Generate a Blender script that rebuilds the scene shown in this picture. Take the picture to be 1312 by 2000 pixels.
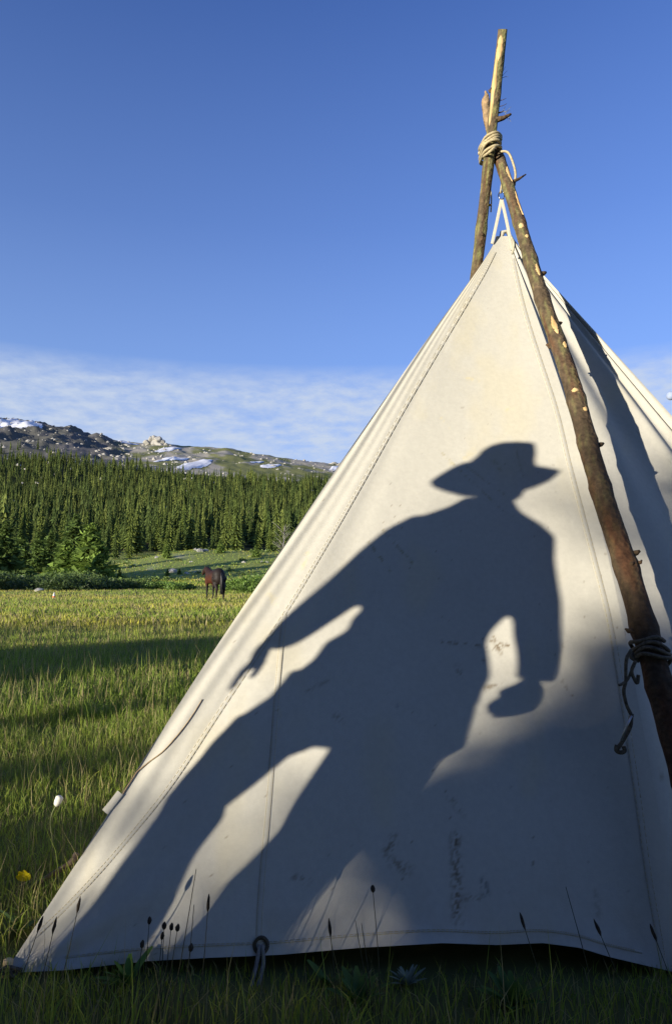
import bpy, bmesh, math, random
import numpy as np
from mathutils import Vector, Matrix

for _o in list(bpy.data.objects):
    bpy.data.objects.remove(_o)
SC = bpy.context.scene
COL = SC.collection
R = math.radians

# ------------------------------------------------------------------ camera
H = 1.0
FPX, YH = 1333.0, 1130.0
TILT = math.atan((YH - 1000.0) / FPX)
cam = bpy.data.cameras.new('camera')
cam.sensor_fit = 'VERTICAL'
cam.sensor_height = 36.0
cam.lens = 36.0 * FPX / 2000.0
cam.clip_start = 0.05
cam.clip_end = 9000
camo = bpy.data.objects.new('camera', cam)
COL.objects.link(camo)
camo.location = (0, 0, H)
camo.rotation_euler = (math.pi / 2 + TILT, 0, 0)
SC.camera = camo

# ------------------------------------------------------------------ light
SUN_AZ, SUN_EL = R(47), R(7)
SD = np.array([math.sin(SUN_AZ) * math.cos(SUN_EL), math.cos(SUN_AZ) * math.cos(SUN_EL), -math.sin(SUN_EL)])
sun = bpy.data.lights.new('sun', 'SUN')
sun.energy = 5.0
sun.angle = R(0.4)
sun.color = (1.0, 0.92, 0.77)
suno = bpy.data.objects.new('sun', sun)
COL.objects.link(suno)
suno.rotation_euler = Vector(SD).to_track_quat('-Z', 'Y').to_euler()
suno.location = (-30, -30, 20)

world = bpy.data.worlds.new('World')
SC.world = world
world.use_nodes = True
wt = world.node_tree
bg = wt.nodes['Background']
bg.inputs[1].default_value = 0.113


def N(nt, t, **kw):
    n = nt.nodes.new(t)
    for k, v in kw.items():
        if k.startswith('i_'):
            n.inputs[int(k[2:])].default_value = v
        else:
            setattr(n, k, v)
    return n


def ramp(nt, src, stops, interp='LINEAR'):
    n = nt.nodes.new('ShaderNodeValToRGB')
    n.color_ramp.interpolation = interp
    e = n.color_ramp.elements
    while len(e) < len(stops):
        e.new(0.5)
    for k, (p, c) in enumerate(stops):
        e[k].position = p
        e[k].color = c if len(c) == 4 else (*c, 1)
    nt.links.new(src, n.inputs[0])
    return n


sky = N(wt, 'ShaderNodeTexSky', sky_type='NISHITA', sun_disc=False, sun_elevation=SUN_EL,
        sun_rotation=SUN_AZ + math.pi, altitude=2800, air_density=1.0, dust_density=0.1, ozone_density=1.5)
tint = N(wt, 'ShaderNodeMixRGB', blend_type='MULTIPLY', i_0=1.0)
tint.inputs[2].default_value = (0.68, 0.90, 1.62, 1)
wt.links.new(sky.outputs[0], tint.inputs[1])
# thin cloud bank low over the far ridge, streaked along the horizon
tc = N(wt, 'ShaderNodeTexCoord')
sep = N(wt, 'ShaderNodeSeparateXYZ')
wt.links.new(tc.outputs['Generated'], sep.inputs[0])
mp = N(wt, 'ShaderNodeMapping')
mp.inputs['Scale'].default_value = (5, 5, 15)
mp.inputs['Rotation'].default_value = (0.12, 0.1, 0)
wt.links.new(tc.outputs['Generated'], mp.inputs[0])
cn = N(wt, 'ShaderNodeTexNoise')
cn.inputs['Scale'].default_value = 1.6
cn.inputs['Detail'].default_value = 9
cn.inputs['Roughness'].default_value = 0.62
wt.links.new(mp.outputs[0], cn.inputs['Vector'])
cn2 = N(wt, 'ShaderNodeTexNoise')
cn2.inputs['Scale'].default_value = 6
cn2.inputs['Detail'].default_value = 8
cn2.inputs['Roughness'].default_value = 0.6
wt.links.new(mp.outputs[0], cn2.inputs['Vector'])
cm = ramp(wt, cn.outputs[0], [(0.22, (.25, .25, .25)), (0.50, (1, 1, 1))])
cm2 = ramp(wt, cn2.outputs[0], [(0.3, (.45,) * 3), (0.62, (1, 1, 1))])
zr = ramp(wt, sep.outputs[2], [(0.10, (0.25,) * 3), (0.185, (0.95,) * 3), (0.268, (0.85,) * 3), (0.305, (0, 0, 0))])
m1 = N(wt, 'ShaderNodeMath', operation='MULTIPLY')
m2 = N(wt, 'ShaderNodeMath', operation='MULTIPLY')
m3 = N(wt, 'ShaderNodeMath', operation='MULTIPLY', i_1=0.95)
wt.links.new(cm.outputs[0], m1.inputs[0]); wt.links.new(cm2.outputs[0], m1.inputs[1])
wt.links.new(m1.outputs[0], m2.inputs[0]); wt.links.new(zr.outputs[0], m2.inputs[1])
wt.links.new(m2.outputs[0], m3.inputs[0])
hz = ramp(wt, sep.outputs[2], [(0.0, (.62,) * 3), (0.30, (.46,) * 3), (0.47, (.2,) * 3), (0.72, (0, 0, 0))])
hmix = N(wt, 'ShaderNodeMixRGB')
hmix.inputs[2].default_value = (1.75, 2.65, 4.3, 1)
wt.links.new(hz.outputs[0], hmix.inputs[0]); wt.links.new(tint.outputs[0], hmix.inputs[1])
cmix = N(wt, 'ShaderNodeMixRGB')
cmix.inputs[2].default_value = (3.3, 3.75, 4.5, 1)
wt.links.new(m3.outputs[0], cmix.inputs[0]); wt.links.new(hmix.outputs[0], cmix.inputs[1])
wt.links.new(cmix.outputs[0], bg.inputs[0])

SC.view_settings.view_transform = 'Standard'
SC.view_settings.look = 'None'
SC.view_settings.exposure = 0.7
SC.view_settings.gamma = 1.0
SC.view_settings.use_curve_mapping = False
SC.render.engine = 'CYCLES'
SC.cycles.max_bounces = 6
SC.cycles.transparent_max_bounces = 4

rng = np.random.default_rng(7)
rnd = random.Random(7)


# ------------------------------------------------------------------ helpers
def mesh_np(name, verts, faces, col=None, smooth=False, uv=None):
    """verts (N,3); faces (M,3) or (M,4); col (N,3) point colours"""
    me = bpy.data.meshes.new(name)
    verts = np.asarray(verts, np.float32)
    faces = np.asarray(faces, np.int32)
    k = faces.shape[1]
    me.vertices.add(len(verts)); me.vertices.foreach_set('co', verts.ravel())
    me.loops.add(faces.size); me.loops.foreach_set('vertex_index', faces.ravel())
    me.polygons.add(len(faces))
    me.polygons.foreach_set('loop_start', np.arange(0, faces.size, k, dtype=np.int32))
    me.polygons.foreach_set('loop_total', np.full(len(faces), k, np.int32))
    me.polygons.foreach_set('use_smooth', np.full(len(faces), smooth, bool))
    me.update(calc_edges=True)
    if col is not None:
        a = me.color_attributes.new('col', 'FLOAT_COLOR', 'POINT')
        c = np.ones((len(verts), 4), np.float32); c[:, :3] = col
        a.data.foreach_set('color', c.ravel())
    me.validate()
    return me


def link(name, me, mat=None, parent=None):
    if mat is not None:
        me.materials.clear(); me.materials.append(mat)
    o = bpy.data.objects.new(name, me)
    COL.objects.link(o)
    if parent is not None:
        o.parent = parent
    return o


def tag(o, label=None, cat=None, group=None, kind=None):
    if label: o['label'] = label
    if cat: o['category'] = cat
    if group: o['group'] = group
    if kind: o['kind'] = kind
    return o


def empty(name, loc=(0, 0, 0), rz=0, **kw):
    o = bpy.data.objects.new(name, None)
    COL.objects.link(o)
    o.location = loc; o.rotation_euler = (0, 0, rz)
    o.empty_display_size = 0.2
    return tag(o, **kw)


def copy_tree(o, parent=None):
    c = o.copy(); COL.objects.link(c)
    if parent is not None: c.parent = parent
    for ch in list(o.children):
        copy_tree(ch, c)
    return c


def _hash(ix, iy, seed):
    h = (ix.astype(np.int64) * 374761393 + iy.astype(np.int64) * 668265263 + seed * 974634777) & 0x7fffffff
    h = ((h ^ (h >> 13)) * 1274126177) & 0x7fffffff
    h = h ^ (h >> 16)
    return (h & 0xffff) / 65535.0


def vnoise(x, y, seed=0):
    x = np.asarray(x, float); y = np.asarray(y, float)
    ix = np.floor(x); iy = np.floor(y)
    fx = x - ix; fy = y - iy
    fx = fx * fx * (3 - 2 * fx); fy = fy * fy * (3 - 2 * fy)
    a = _hash(ix, iy, seed); b = _hash(ix + 1, iy, seed); c = _hash(ix, iy + 1, seed); d = _hash(ix + 1, iy + 1, seed)
    return (a * (1 - fx) + b * fx) * (1 - fy) + (c * (1 - fx) + d * fx) * fy


def fbm(x, y, seed=0, octv=4, rough=0.5):
    s = 0; amp = 1; tot = 0
    for k in range(octv):
        s = s + amp * vnoise(x * 2 ** k + 17.3 * k, y * 2 ** k - 9.1 * k, seed + k)
        tot += amp; amp *= rough
    return s / tot          # 0..1


def tube_np(pts, rad, seg=8, cap=True, bump=0.0, seed=0, twist=0.0):
    """returns verts, faces(quads) of a tube along pts"""
    pts = np.asarray(pts, float); n = len(pts)
    rad = np.broadcast_to(np.asarray(rad, float), (n,))
    T = np.gradient(pts, axis=0); T /= np.linalg.norm(T, axis=1)[:, None] + 1e-12
    up = np.array([0, 0, 1.0]) if abs(T[0, 2]) < 0.9 else np.array([1.0, 0, 0])
    V = []
    u = np.cross(T[0], up); u /= np.linalg.norm(u)
    rg = np.random.default_rng(seed)
    for k in range(n):
        u = u - T[k] * (u @ T[k]); u /= np.linalg.norm(u)
        w = np.cross(T[k], u)
        th = np.arange(seg) / seg * 2 * math.pi + twist * k
        rr = rad[k] * (1 + bump * (rg.random(seg) - 0.5))
        V.append(pts[k] + (np.cos(th) * rr)[:, None] * u + (np.sin(th) * rr)[:, None] * w)
    V = np.vstack(V)
    Fc = []
    for k in range(n - 1):
        for j in range(seg):
            j2 = (j + 1) % seg
            Fc.append((k * seg + j, k * seg + j2, (k + 1) * seg + j2, (k + 1) * seg + j))
    if cap:
        c0 = len(V); V = np.vstack([V, pts[0], pts[-1]])
        for j in range(seg):
            j2 = (j + 1) % seg
            Fc.append((j2, j, c0, c0)); Fc.append(((n - 1) * seg + j, (n - 1) * seg + j2, c0 + 1, c0 + 1))
    return V, Fc


class Soup:
    def __init__(s): s.v = []; s.f = []; s.c = []; s.n = 0

    def add(s, v, f, c=None):
        v = np.asarray(v, float)
        for q in f:
            q = [int(i) + s.n for i in q]
            if len(q) == 4 and q[2] == q[3]: q = q[:3]
            s.f.append(q)
        s.v.append(v); s.n += len(v)
        if c is not None:
            s.c.append(np.broadcast_to(np.asarray(c, float), (len(v), 3)))

    def tube(s, pts, rad, seg=8, c=None, **k): s.add(*tube_np(pts, rad, seg, **k), c)

    def build(s, name, mat, parent=None, smooth=True):
        me = bpy.data.meshes.new(name)
        V = np.vstack(s.v)
        me.from_pydata([tuple(p) for p in V], [], s.f)
        if s.c:
            a = me.color_attributes.new('col', 'FLOAT_COLOR', 'POINT')
            c = np.ones((len(V), 4), np.float32); c[:, :3] = np.vstack(s.c)
            a.data.foreach_set('color', c.ravel())
        me.polygons.foreach_set('use_smooth', [smooth] * len(me.polygons))
        me.update()
        return link(name, me, mat, parent)


def smooth_path(P, n=40):
    """Catmull-Rom through P"""
    P = np.asarray(P, float)
    Q = np.vstack([2 * P[0] - P[1], P, 2 * P[-1] - P[-2]])
    out = []
    m = len(P) - 1
    for t in np.linspace(0, m - 1e-6, n):
        k = int(t); f = t - k
        a, b, c, d = Q[k], Q[k + 1], Q[k + 2], Q[k + 3]
        out.append(0.5 * ((2 * b) + (c - a) * f + (2 * a - 5 * b + 4 * c - d) * f * f + (3 * b - a - 3 * c + d) * f ** 3))
    return np.array(out)


def ray(px, py):
    u = (px - 656) / FPX; v = (1000 - py) / FPX
    return np.array([u, math.cos(TILT) - v * math.sin(TILT), math.sin(TILT) + v * math.cos(TILT)])


EYE = np.array([0, 0, H])


def at(px, py, Y):
    d = ray(px, py); return EYE + d * Y / d[1]


def gnd(px, py, z=0.0):
    d = ray(px, py); return EYE + d * (z - H) / d[2]


# ------------------------------------------------------------------ materials
def mat_new(name, rough=0.8, spec=0.3):
    m = bpy.data.materials.new(name); m.use_nodes = True
    b = m.node_tree.nodes['Principled BSDF']
    b.inputs['Roughness'].default_value = rough
    b.inputs['Specular IOR Level'].default_value = spec
    return m, m.node_tree, b


def mat_attr(name, rough=0.8, spec=0.2, trans=0.0, noise=None, bump=None):
    """colour from the point attribute 'col', optional translucency, noise breakup and bump"""
    m, nt, b = mat_new(name, rough, spec)
    at_ = N(nt, 'ShaderNodeAttribute', attribute_name='col')
    src = at_.outputs['Color']
    tcn = N(nt, 'ShaderNodeTexCoord')
    if noise:
        sc_, lo, hi = noise
        n = N(nt, 'ShaderNodeTexNoise'); n.inputs['Scale'].default_value = sc_; n.inputs['Detail'].default_value = 6
        nt.links.new(tcn.outputs['Object'], n.inputs['Vector'])
        r = ramp(nt, n.outputs[0], [(0.3, (lo,) * 3), (0.7, (hi,) * 3)])
        mx = N(nt, 'ShaderNodeMixRGB', blend_type='MULTIPLY', i_0=1.0)
        nt.links.new(src, mx.inputs[1]); nt.links.new(r.outputs[0], mx.inputs[2]); src = mx.outputs[0]
    nt.links.new(src, b.inputs['Base Color'])
    if bump:
        sc_, st, dist = bump
        n = N(nt, 'ShaderNodeTexNoise'); n.inputs['Scale'].default_value = sc_; n.inputs['Detail'].default_value = 6
        nt.links.new(tcn.outputs['Object'], n.inputs['Vector'])
        bp = N(nt, 'ShaderNodeBump'); bp.inputs['Strength'].default_value = st; bp.inputs['Distance'].default_value = dist
        nt.links.new(n.outputs[0], bp.inputs['Height']); nt.links.new(bp.outputs[0], b.inputs['Normal'])
    if trans > 0:
        tr = N(nt, 'ShaderNodeBsdfTranslucent')
        ms = N(nt, 'ShaderNodeMixShader', i_0=trans)
        nt.links.new(src, tr.inputs[0])
        nt.links.new(b.outputs[0], ms.inputs[1]); nt.links.new(tr.outputs[0], ms.inputs[2])
        nt.links.new(ms.outputs[0], nt.nodes['Material Output'].inputs[0])
    return m


def mat_noise(name, c1, c2, scale, rough=0.8, spec=0.2, bump=None, stretch=(1, 1, 1), c3=None):
    m, nt, b = mat_new(name, rough, spec)
    tcn = N(nt, 'ShaderNodeTexCoord')
    mp_ = N(nt, 'ShaderNodeMapping'); mp_.inputs['Scale'].default_value = stretch
    nt.links.new(tcn.outputs['Object'], mp_.inputs[0])
    n = N(nt, 'ShaderNodeTexNoise'); n.inputs['Scale'].default_value = scale; n.inputs['Detail'].default_value = 8
    n.inputs['Roughness'].default_value = 0.62
    nt.links.new(mp_.outputs[0], n.inputs['Vector'])
    st = [(0.3, c1), (0.65, c2)] if c3 is None else [(0.3, c1), (0.52, c2), (0.68, c3)]
    r = ramp(nt, n.outputs[0], st)
    nt.links.new(r.outputs[0], b.inputs['Base Color'])
    if bump:
        bp = N(nt, 'ShaderNodeBump'); bp.inputs['Strength'].default_value = bump[0]; bp.inputs['Distance'].default_value = bump[1]
        nt.links.new(n.outputs[0], bp.inputs['Height']); nt.links.new(bp.outputs[0], b.inputs['Normal'])
    return m


M_grass = mat_attr('grass_blades', 0.55, 0.25, trans=0.45)
M_leaf = mat_attr('leaves', 0.5, 0.3, trans=0.3)
M_needle = mat_attr('needles', 0.7, 0.1, trans=0.25)
M_ground = mat_attr('ground_cover', 0.95, 0.05, noise=(2.2, 0.7, 1.25), bump=(9, 0.5, 0.02))
M_trunk = mat_noise('trunk_bark', (.03, .022, .016), (.12, .09, .065), 14, bump=(0.6, 0.02), stretch=(1, 1, .3))
M_dead = mat_noise('dead_wood', (.16, .14, .12), (.4, .37, .33), 10, stretch=(1, 1, .2))
M_rock = mat_noise('granite', (.13, .12, .105), (.42, .40, .35), 0.9, bump=(0.8, 0.3), c3=(.47, .43, .36))
M_boulder = mat_noise('pale_boulder', (.16, .15, .13), (.5, .48, .43), 3.5, bump=(0.8, 0.1))
M_snow = mat_noise('old_snow', (.62, .62, .66), (.9, .9, .9), 0.2, rough=0.6, bump=(0.4, 0.5))

# ------------------------------------------------------------------ terrain
PXC = np.array([-500, -200, 0, 60, 120, 200, 245, 300, 360, 440, 530, 600, 670, 900, 1400, 2200], float)
RID = np.array([760, 790, 809, 817, 831, 852, 862, 861, 868, 873, 890, 901, 909, 930, 960, 985], float)
Y900 = np.array([870, 880, 892, 894, 898, 903, 908, 916, 921, 927, 934, 940, 946, 960, 985, 1005], float)
Y600 = np.array([945, 955, 963, 964, 966, 968, 970, 972, 975, 979, 984, 988, 992, 1000, 1020, 1035], float)
Y400 = np.array([1015, 1020, 1024, 1026, 1027, 1029, 1030, 1031, 1031, 1032, 1034, 1036, 1038, 1043, 1055, 1065], float)
DY = np.array([0, 30, 62, 100, 160, 250, 400, 600, 900, 1300, 1500, 2200, 3600], float)


def terrain(x, y):
    x = np.asarray(x, float); y = np.asarray(y, float)
    r = np.hypot(x, y)
    az = np.arctan2(x, np.abs(y) + 1e-6)
    px = 656 + FPX * np.tan(np.clip(az, -0.9, 0.9))
    def zz(tab, d): return H + d * (YH - np.interp(px, PXC, tab)) / FPX
    zr_ = zz(RID, 1300)
    zs = [0 * px, 0 * px - 0.05, 0 * px + 0.05, 0.8 + 0 * px, 2.6 + 0 * px, zz(np.full(16, 1076.), 250), zz(Y400, 400), zz(Y600, 600),
          zz(Y900, 900), zr_, zr_ * 0.93, zr_ * 0.8, zr_ * 0.5]
    d = np.where(y > 0, np.maximum(y, r * 0.55), r)
    z = np.zeros_like(x)
    Z = np.stack([q + np.zeros_like(x) for q in zs])
    k = np.clip(np.searchsorted(DY, d, side='right') - 1, 0, len(DY) - 2)
    f = np.clip((d - DY[k]) / (DY[k + 1] - DY[k]), 0, 1)
    z0 = np.take_along_axis(Z, k[None], 0)[0]; z1 = np.take_along_axis(Z, k[None] + 1, 0)[0]
    z = z0 * (1 - f) + z1 * f
    back = np.clip((-y - 5) / 60, 0, 1)
    z = np.where(y < 0, 0.0, z)
    # grassy knoll behind the horse
    kn = 4.8 * np.exp(-(((x + 30) / 17) ** 2)) * np.exp(-(((y - 150) / 28) ** 2)) + 3.2 * np.exp(-(((x + 8) / 13) ** 2) - (((y - 140) / 26) ** 2))
    z = z + kn
    # relief
    near = np.clip(1 - r / 60, 0, 1)
    z = z + (fbm(x * 0.55, y * 0.55, 3, 3) - 0.5) * 0.10 * np.clip((r - 2.5) / 5, 0, 1) * np.clip(1.2 - r / 300, 0.4, 1)
    z = z + (fbm(x / 60, y / 60, 11, 4) - 0.5) * np.clip((d - 260) / 300, 0, 1) * 9
    hi = np.clip((d - 860) / 200, 0, 1)
    rocky = np.clip((255 - px) / 60, 0, 1) * hi
    z = z + hi * (fbm(x / 28, y / 40, 21, 5, 0.6) - 0.5) * (6 + rocky * 20)
    return z


def terr1(x, y): return float(terrain(np.array([x]), np.array([y]))[0])


azs = np.unique(np.concatenate([np.radians(np.arange(-34, 8, 0.16)), np.radians(np.arange(8, 60, 1.0)), np.radians(np.arange(-75, -34, 1.0)),
                                np.radians(np.arange(60, 286, 5.0))]).round(6))
rad = np.concatenate([np.linspace(0.25, 6, 30), np.geomspace(6.3, 850, 120), np.geomspace(858, 1330, 80), np.geomspace(1345, 3600, 16)])
AZ, RR = np.meshgrid(azs, rad)
GX = RR * np.sin(AZ); GY = RR * np.cos(AZ)
# radial scale so that rings follow Y in front
sc_ = np.where(np.cos(AZ) > 0.55, 1 / np.maximum(np.cos(AZ), 0.55), 1 / 0.55)
sc_ = np.where(RR > 20, sc_, 1 + (sc_ - 1) * (RR / 20))
GX *= sc_; GY *= sc_
GZ = terrain(GX, GY)
PX = 656 + FPX * GX / np.maximum(GY, 1)
na, nr = len(azs), len(rad)
c_mead = np.array([.15, .17, .035]); c_dry = np.array([.23, .215, .06]); c_lush = np.array([.055, .095, .02])
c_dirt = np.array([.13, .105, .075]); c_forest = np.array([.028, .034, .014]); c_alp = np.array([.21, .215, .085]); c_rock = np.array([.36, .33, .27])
c_rock_shade = np.array([.11, .105, .105])
n1 = fbm(GX / 2.5, GY / 2.5, 5, 4); n2 = fbm(GX / 16, GY / 9, 6, 4); n3 = fbm(GX / 0.5, GY / 0.5, 8, 3)


def mixc(a, b, t): return a * (1 - t[..., None]) + b * t[..., None]


GC = mixc(c_mead + 0 * GX[..., None], c_dry, np.clip((n2 - .42) * 4, 0, 1))
GC = mixc(GC, c_lush, np.clip((n1 - .5) * 3, 0, 1) * .6)
GC = mixc(GC, c_dirt * .5, np.clip(1 - RR / 4.5, 0, 1) * 0.75)
dd = np.where(GY > 0, np.maximum(GY, np.hypot(GX, GY) * .55), np.hypot(GX, GY))
creek = np.exp(-((dd - 43.5 - 1.2 * np.sin(GX / 9)) / 2.2) ** 2)
GC = mixc(GC, c_dirt, np.clip(creek * 1.3, 0, 1) * .9)
knoll = np.clip((dd - 75) / 20, 0, 1)
GC = mixc(GC, np.array([.27, .32, .09]), knoll * (1 - np.clip((dd - 240) / 40, 0, 1)) * .8)
GC = mixc(GC, c_rock * 1.3, knoll * (1 - np.clip((dd - 240) / 40, 0, 1)) * np.clip((fbm(GX / 4, GY / 7, 31, 4) - .70) * 9, 0, 1) * .7)
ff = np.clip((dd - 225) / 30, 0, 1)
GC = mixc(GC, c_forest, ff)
hi = np.clip((dd - 850 + 60 * (n2 - .5)) / 60, 0, 1)
alp = mixc(c_alp + 0 * GX[..., None], c_rock, np.clip((fbm(GX / 34, GY / 60, 41, 5, .6) - .46) * 9, 0, 1))
rocky = np.clip((262 - PX) / 50 + (n2 - .5) * 1.5, 0, 1)
alp = mixc(alp, c_rock_shade, rocky * .85)  # grey rock, darkened to paint in the shade on the left mountainside
GC = mixc(GC, alp, hi)
V = np.stack([GX, GY, GZ], -1).reshape(-1, 3)
ii, jj = np.meshgrid(np.arange(nr - 1), np.arange(na), indexing='ij')
j2 = (jj + 1) % na
Fq = np.stack([ii * na + jj, ii * na + j2, (ii + 1) * na + j2, (ii + 1) * na + jj], -1).reshape(-1, 4)[:, ::-1]
V = np.vstack([V, [[0, 0, 0]]])
GCf = np.vstack([GC.reshape(-1, 3), [c_mead]])
cen = np.array([[j, (j + 1) % na, len(V) - 1, len(V) - 1] for j in range(na)])
gm = mesh_np('ground', V, Fq, GCf, smooth=True)
ground = link('ground', gm, M_ground)
tag(ground, kind='structure')
# small disc closing the grid under the camera
cv = [(0.26 * math.sin(a), 0.26 * math.cos(a), 0.0) for a in np.linspace(0, 2 * math.pi, 25)[:-1]]
me = bpy.data.meshes.new('ground_patch'); me.from_pydata(cv, [], [list(range(24))[::-1]])
pa = me.color_attributes.new('col', 'FLOAT_COLOR', 'POINT'); pa.data.foreach_set('color', [.06, .06, .02, 1] * 24)
tag(link('ground_patch', me, M_ground, ground))

# ------------------------------------------------------------------ tent geometry (world metres)
A = np.array([-.840, 1.845, 0.0]); B = np.array([.880, 1.834, 0.0]); AP = np.array([.801, 3.10, 2.635])
Cc = np.array([2.28, 2.10, 0.0]); Dc = np.array([1.9, 4.5, 0.0]); Ec = np.array([-.15, 4.15, 0.0])
FN = np.cross(B - A, AP - A); FN /= np.linalg.norm(FN)
if FN[1] > 0: FN = -FN


def onfront(px, py, off=0.0):
    d = ray(px, py); s = ((A - EYE) @ FN) / (d @ FN); return EYE + d * s + FN * off


def ridge_pt(P, Q, t, bow):
    return P + (Q - P) * t + np.asarray(bow) * (math.sin(math.pi * min(max(t, 0), 1)) ** 1.0)


TOPA = np.array([-.040, -.004, 0.0]); TOPB_ = np.array([.022, -.004, 0.0])
BOWA = np.array([-.035, 0, 0]); BOWB = np.array([.085, -.012, 0.0])
hem_px = np.array([(12, 1900), (130, 1894), (280, 1877), (400, 1870), (540, 1864), (700, 1850), (850, 1841), (960, 1845), (1050, 1841), (1120, 1850), (1180, 1868), (1250, 1884), (1335, 1903)], float)
hem_w = np.array([onfront(*q) for q in hem_px])
hem_s = (hem_w[:, 0] - A[0]) / (B[0] - A[0])
TT0 = hem_w[:, 2] / AP[2]


def front_pt(s, t, disp=True):
    """s 0..1 from left ridge to right ridge, t 0..1 from hem to apex (arrays)"""
    s = np.asarray(s, float); t = np.asarray(t, float)
    t0 = np.interp(s, np.clip(hem_s, 0, 1), TT0) * (1 - t)
    tt = t0 + t * (1)
    tt = tt * 0.992
    sn = np.sin(np.pi * tt)
    L = A + (AP - A) * tt[..., None] + BOWA * sn[..., None]
    Rr = B + (AP - B) * tt[..., None] + BOWB * sn[..., None]
    tb_k = np.exp(-np.clip(1 - tt, 0, 1) / .03)[..., None]
    L = L + TOPA * tb_k; Rr = Rr + TOPB_ * tb_k
    P = L * (1 - s[..., None]) + Rr * s[..., None]
    if disp:
        w = (1 - tt)
        d = -0.016 * np.sin(np.pi * s) * np.sin(np.pi * np.clip(tt, 0, 1)) ** .8
        X = P[..., 0]; Z = P[..., 2]
        d = d + 0.016 * (fbm(X * 2.2 + 5, Z * 1.1, 51, 3) - .5) * np.clip(np.minimum(s, 1 - s) * 12, 0, 1)
        # pulled folds fanning out of the left corner and along both ridges
        ang = np.arctan2(Z + .05, X - A[0] + .08)
        rr_ = np.hypot(Z, X - A[0])
        d = d + 0.007 * np.sin(ang * 26 + 2) * np.exp(-rr_ / .45) * np.clip(s * 20, 0, 1)
        d = d + 0.004 * np.sin((s + .02 * np.sin(tt * 9)) * 150) * np.exp(-s / .05) * np.clip(w * 3, 0, 1)
        d = d + 0.005 * np.sin(s * 42 + tt * 5) * np.exp(-((tt - .35) / .25) ** 2) * np.exp(-((s - .12) / .1) ** 2)
        d = d + 0.006 * np.sin(s * 9 - tt * 11) * np.exp(-((tt - .13) / .1) ** 2)
        # hem edge rolls slightly outward
        d = d + 0.02 * np.exp(-t / .02) * (.5 + .5 * np.sin(s * 23))
        P = P + FN * d[..., None]
    return P


def seg_d(px, pz, a, b):
    a = np.asarray(a); b = np.asarray(b); v = b - a
    t = np.clip(((px - a[0]) * v[0] + (pz - a[1]) * v[1]) / (v @ v + 1e-9), 0, 1)
    return np.hypot(px - a[0] - v[0] * t, pz - a[1] - v[1] * t)


CANV = np.array([.52, .50, .435])
MUD = np.array([.16, .11, .055]); SOOT = np.array([.08, .08, .08]); OLD = np.array([.60, .52, .30])
stains = [  # (image line on the cloth, width m, colour, strength, noise scale)
    ((890, 1640), (893, 1790), .020, MUD, .9, 60), ((770, 1640), (755, 1668), .016, MUD, .8, 70), ((770, 1688), (795, 1700), .02, MUD, .6, 60),
    ((945, 1722), (948, 1745), .013, SOOT, .9, 50), ((900, 1755), (935, 1753), .010, MUD, .6, 90), ((880, 1560), (905, 1590), .014, MUD, .45, 60),
    ((945, 1248), (995, 1262), .006, MUD, .9, 50), ((950, 1270), (980, 1262), .010, MUD, .8, 60), ((965, 1245), (985, 1290), .008, MUD, .8, 60),
    ((860, 1254), (940, 1262), .006, MUD, .7, 60), ((975, 1335), (950, 1345), .012, MUD, .7, 60), ((782, 1380), (790, 1382), .016, SOOT, .6, 30),
    ((895, 1305), (898, 1318), .015, MUD, .55, 50), ((655, 1400), (672, 1410), .012, MUD, .5, 60), ((1100, 1262), (1112, 1253), .006, MUD, .9, 40),
    ((1098, 1330), (1122, 1365), .006, MUD, .7, 70), ((720, 1058), (765, 1118), .007, OLD * .5, .8, 60), ((748, 1035), (806, 1100), .007, OLD * .5, .8, 60),
    ((860, 880), (975, 990), .006, OLD * .6, .75, 50), ((905, 905), (985, 965), .006, OLD * .6, .6, 50), ((1005, 870), (1022, 930), .007, OLD * .6, .5, 40),
    ((862, 815), (880, 835), .006, OLD, .7, 50), ((905, 735), (935, 742), .010, OLD, .6, 40), ((985, 800), (1010, 795), .008, OLD, .7, 40),
    ((965, 900), (975, 915), .014, OLD * .6, .6, 50), ((575, 1715), (600, 1722), .012, MUD, .6, 60), ((930, 1300), (945, 1290), .008, MUD, .5, 60),
    ((640, 1330), (600, 1350), .008, MUD, .4, 60), ((1160, 1740), (1165, 1790), .012, MUD, .35, 60), ((885, 905), (930, 880), .02, OLD, .4, 30),
    ((525, 1165), (535, 1175), .015, OLD, .7, 40), ((600, 1080), (590, 1110), .01, OLD, .6, 40), ((545, 1290), (548, 1470), .006, OLD, .4, 30)]


def paint(P, extra=1.0):
    X, Z = P[..., 0], P[..., 2]
    c = CANV + 0 * X[..., None]
    g = fbm(X * 3, Z * 3, 71, 5, .6)
    c = c * (0.93 + .12 * g)[..., None]
    yel = np.clip((fbm(X * 7, Z * 4, 73, 4) - .56) * 5, 0, 1) * .22
    c = mixc(c, OLD, yel)
    # grimy hem
    low = np.clip(1 - Z / .35, 0, 1) ** 2 * (0.15 + .5 * np.clip((fbm(X * 18, Z * 18, 75, 4) - .5) * 4, 0, 1))
    c = mixc(c, MUD * 2, low * .45)
    # peppered specks
    sp = (vnoise(X * 95, Z * 95, 77) > .972).astype(float) * np.clip((fbm(X * 4, Z * 4, 78, 3) - .35) * 3, 0, 1)
    c = mixc(c, MUD, sp * .55)
    for a, b, w, colr, st, ns in stains:
        wa, wb = onfront(*a), onfront(*b)
        dist = seg_d(X, Z, (wa[0], wa[2]), (wb[0], wb[2]))
        n = fbm(X * ns * 2, Z * ns * 2, 79, 4, .6)
        m = np.clip((1.15 - dist / w) * .9, 0, 1) * np.clip((n - .43) * 6, 0, 1)
        c = mixc(c, colr, m * st * extra)
    return c


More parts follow.
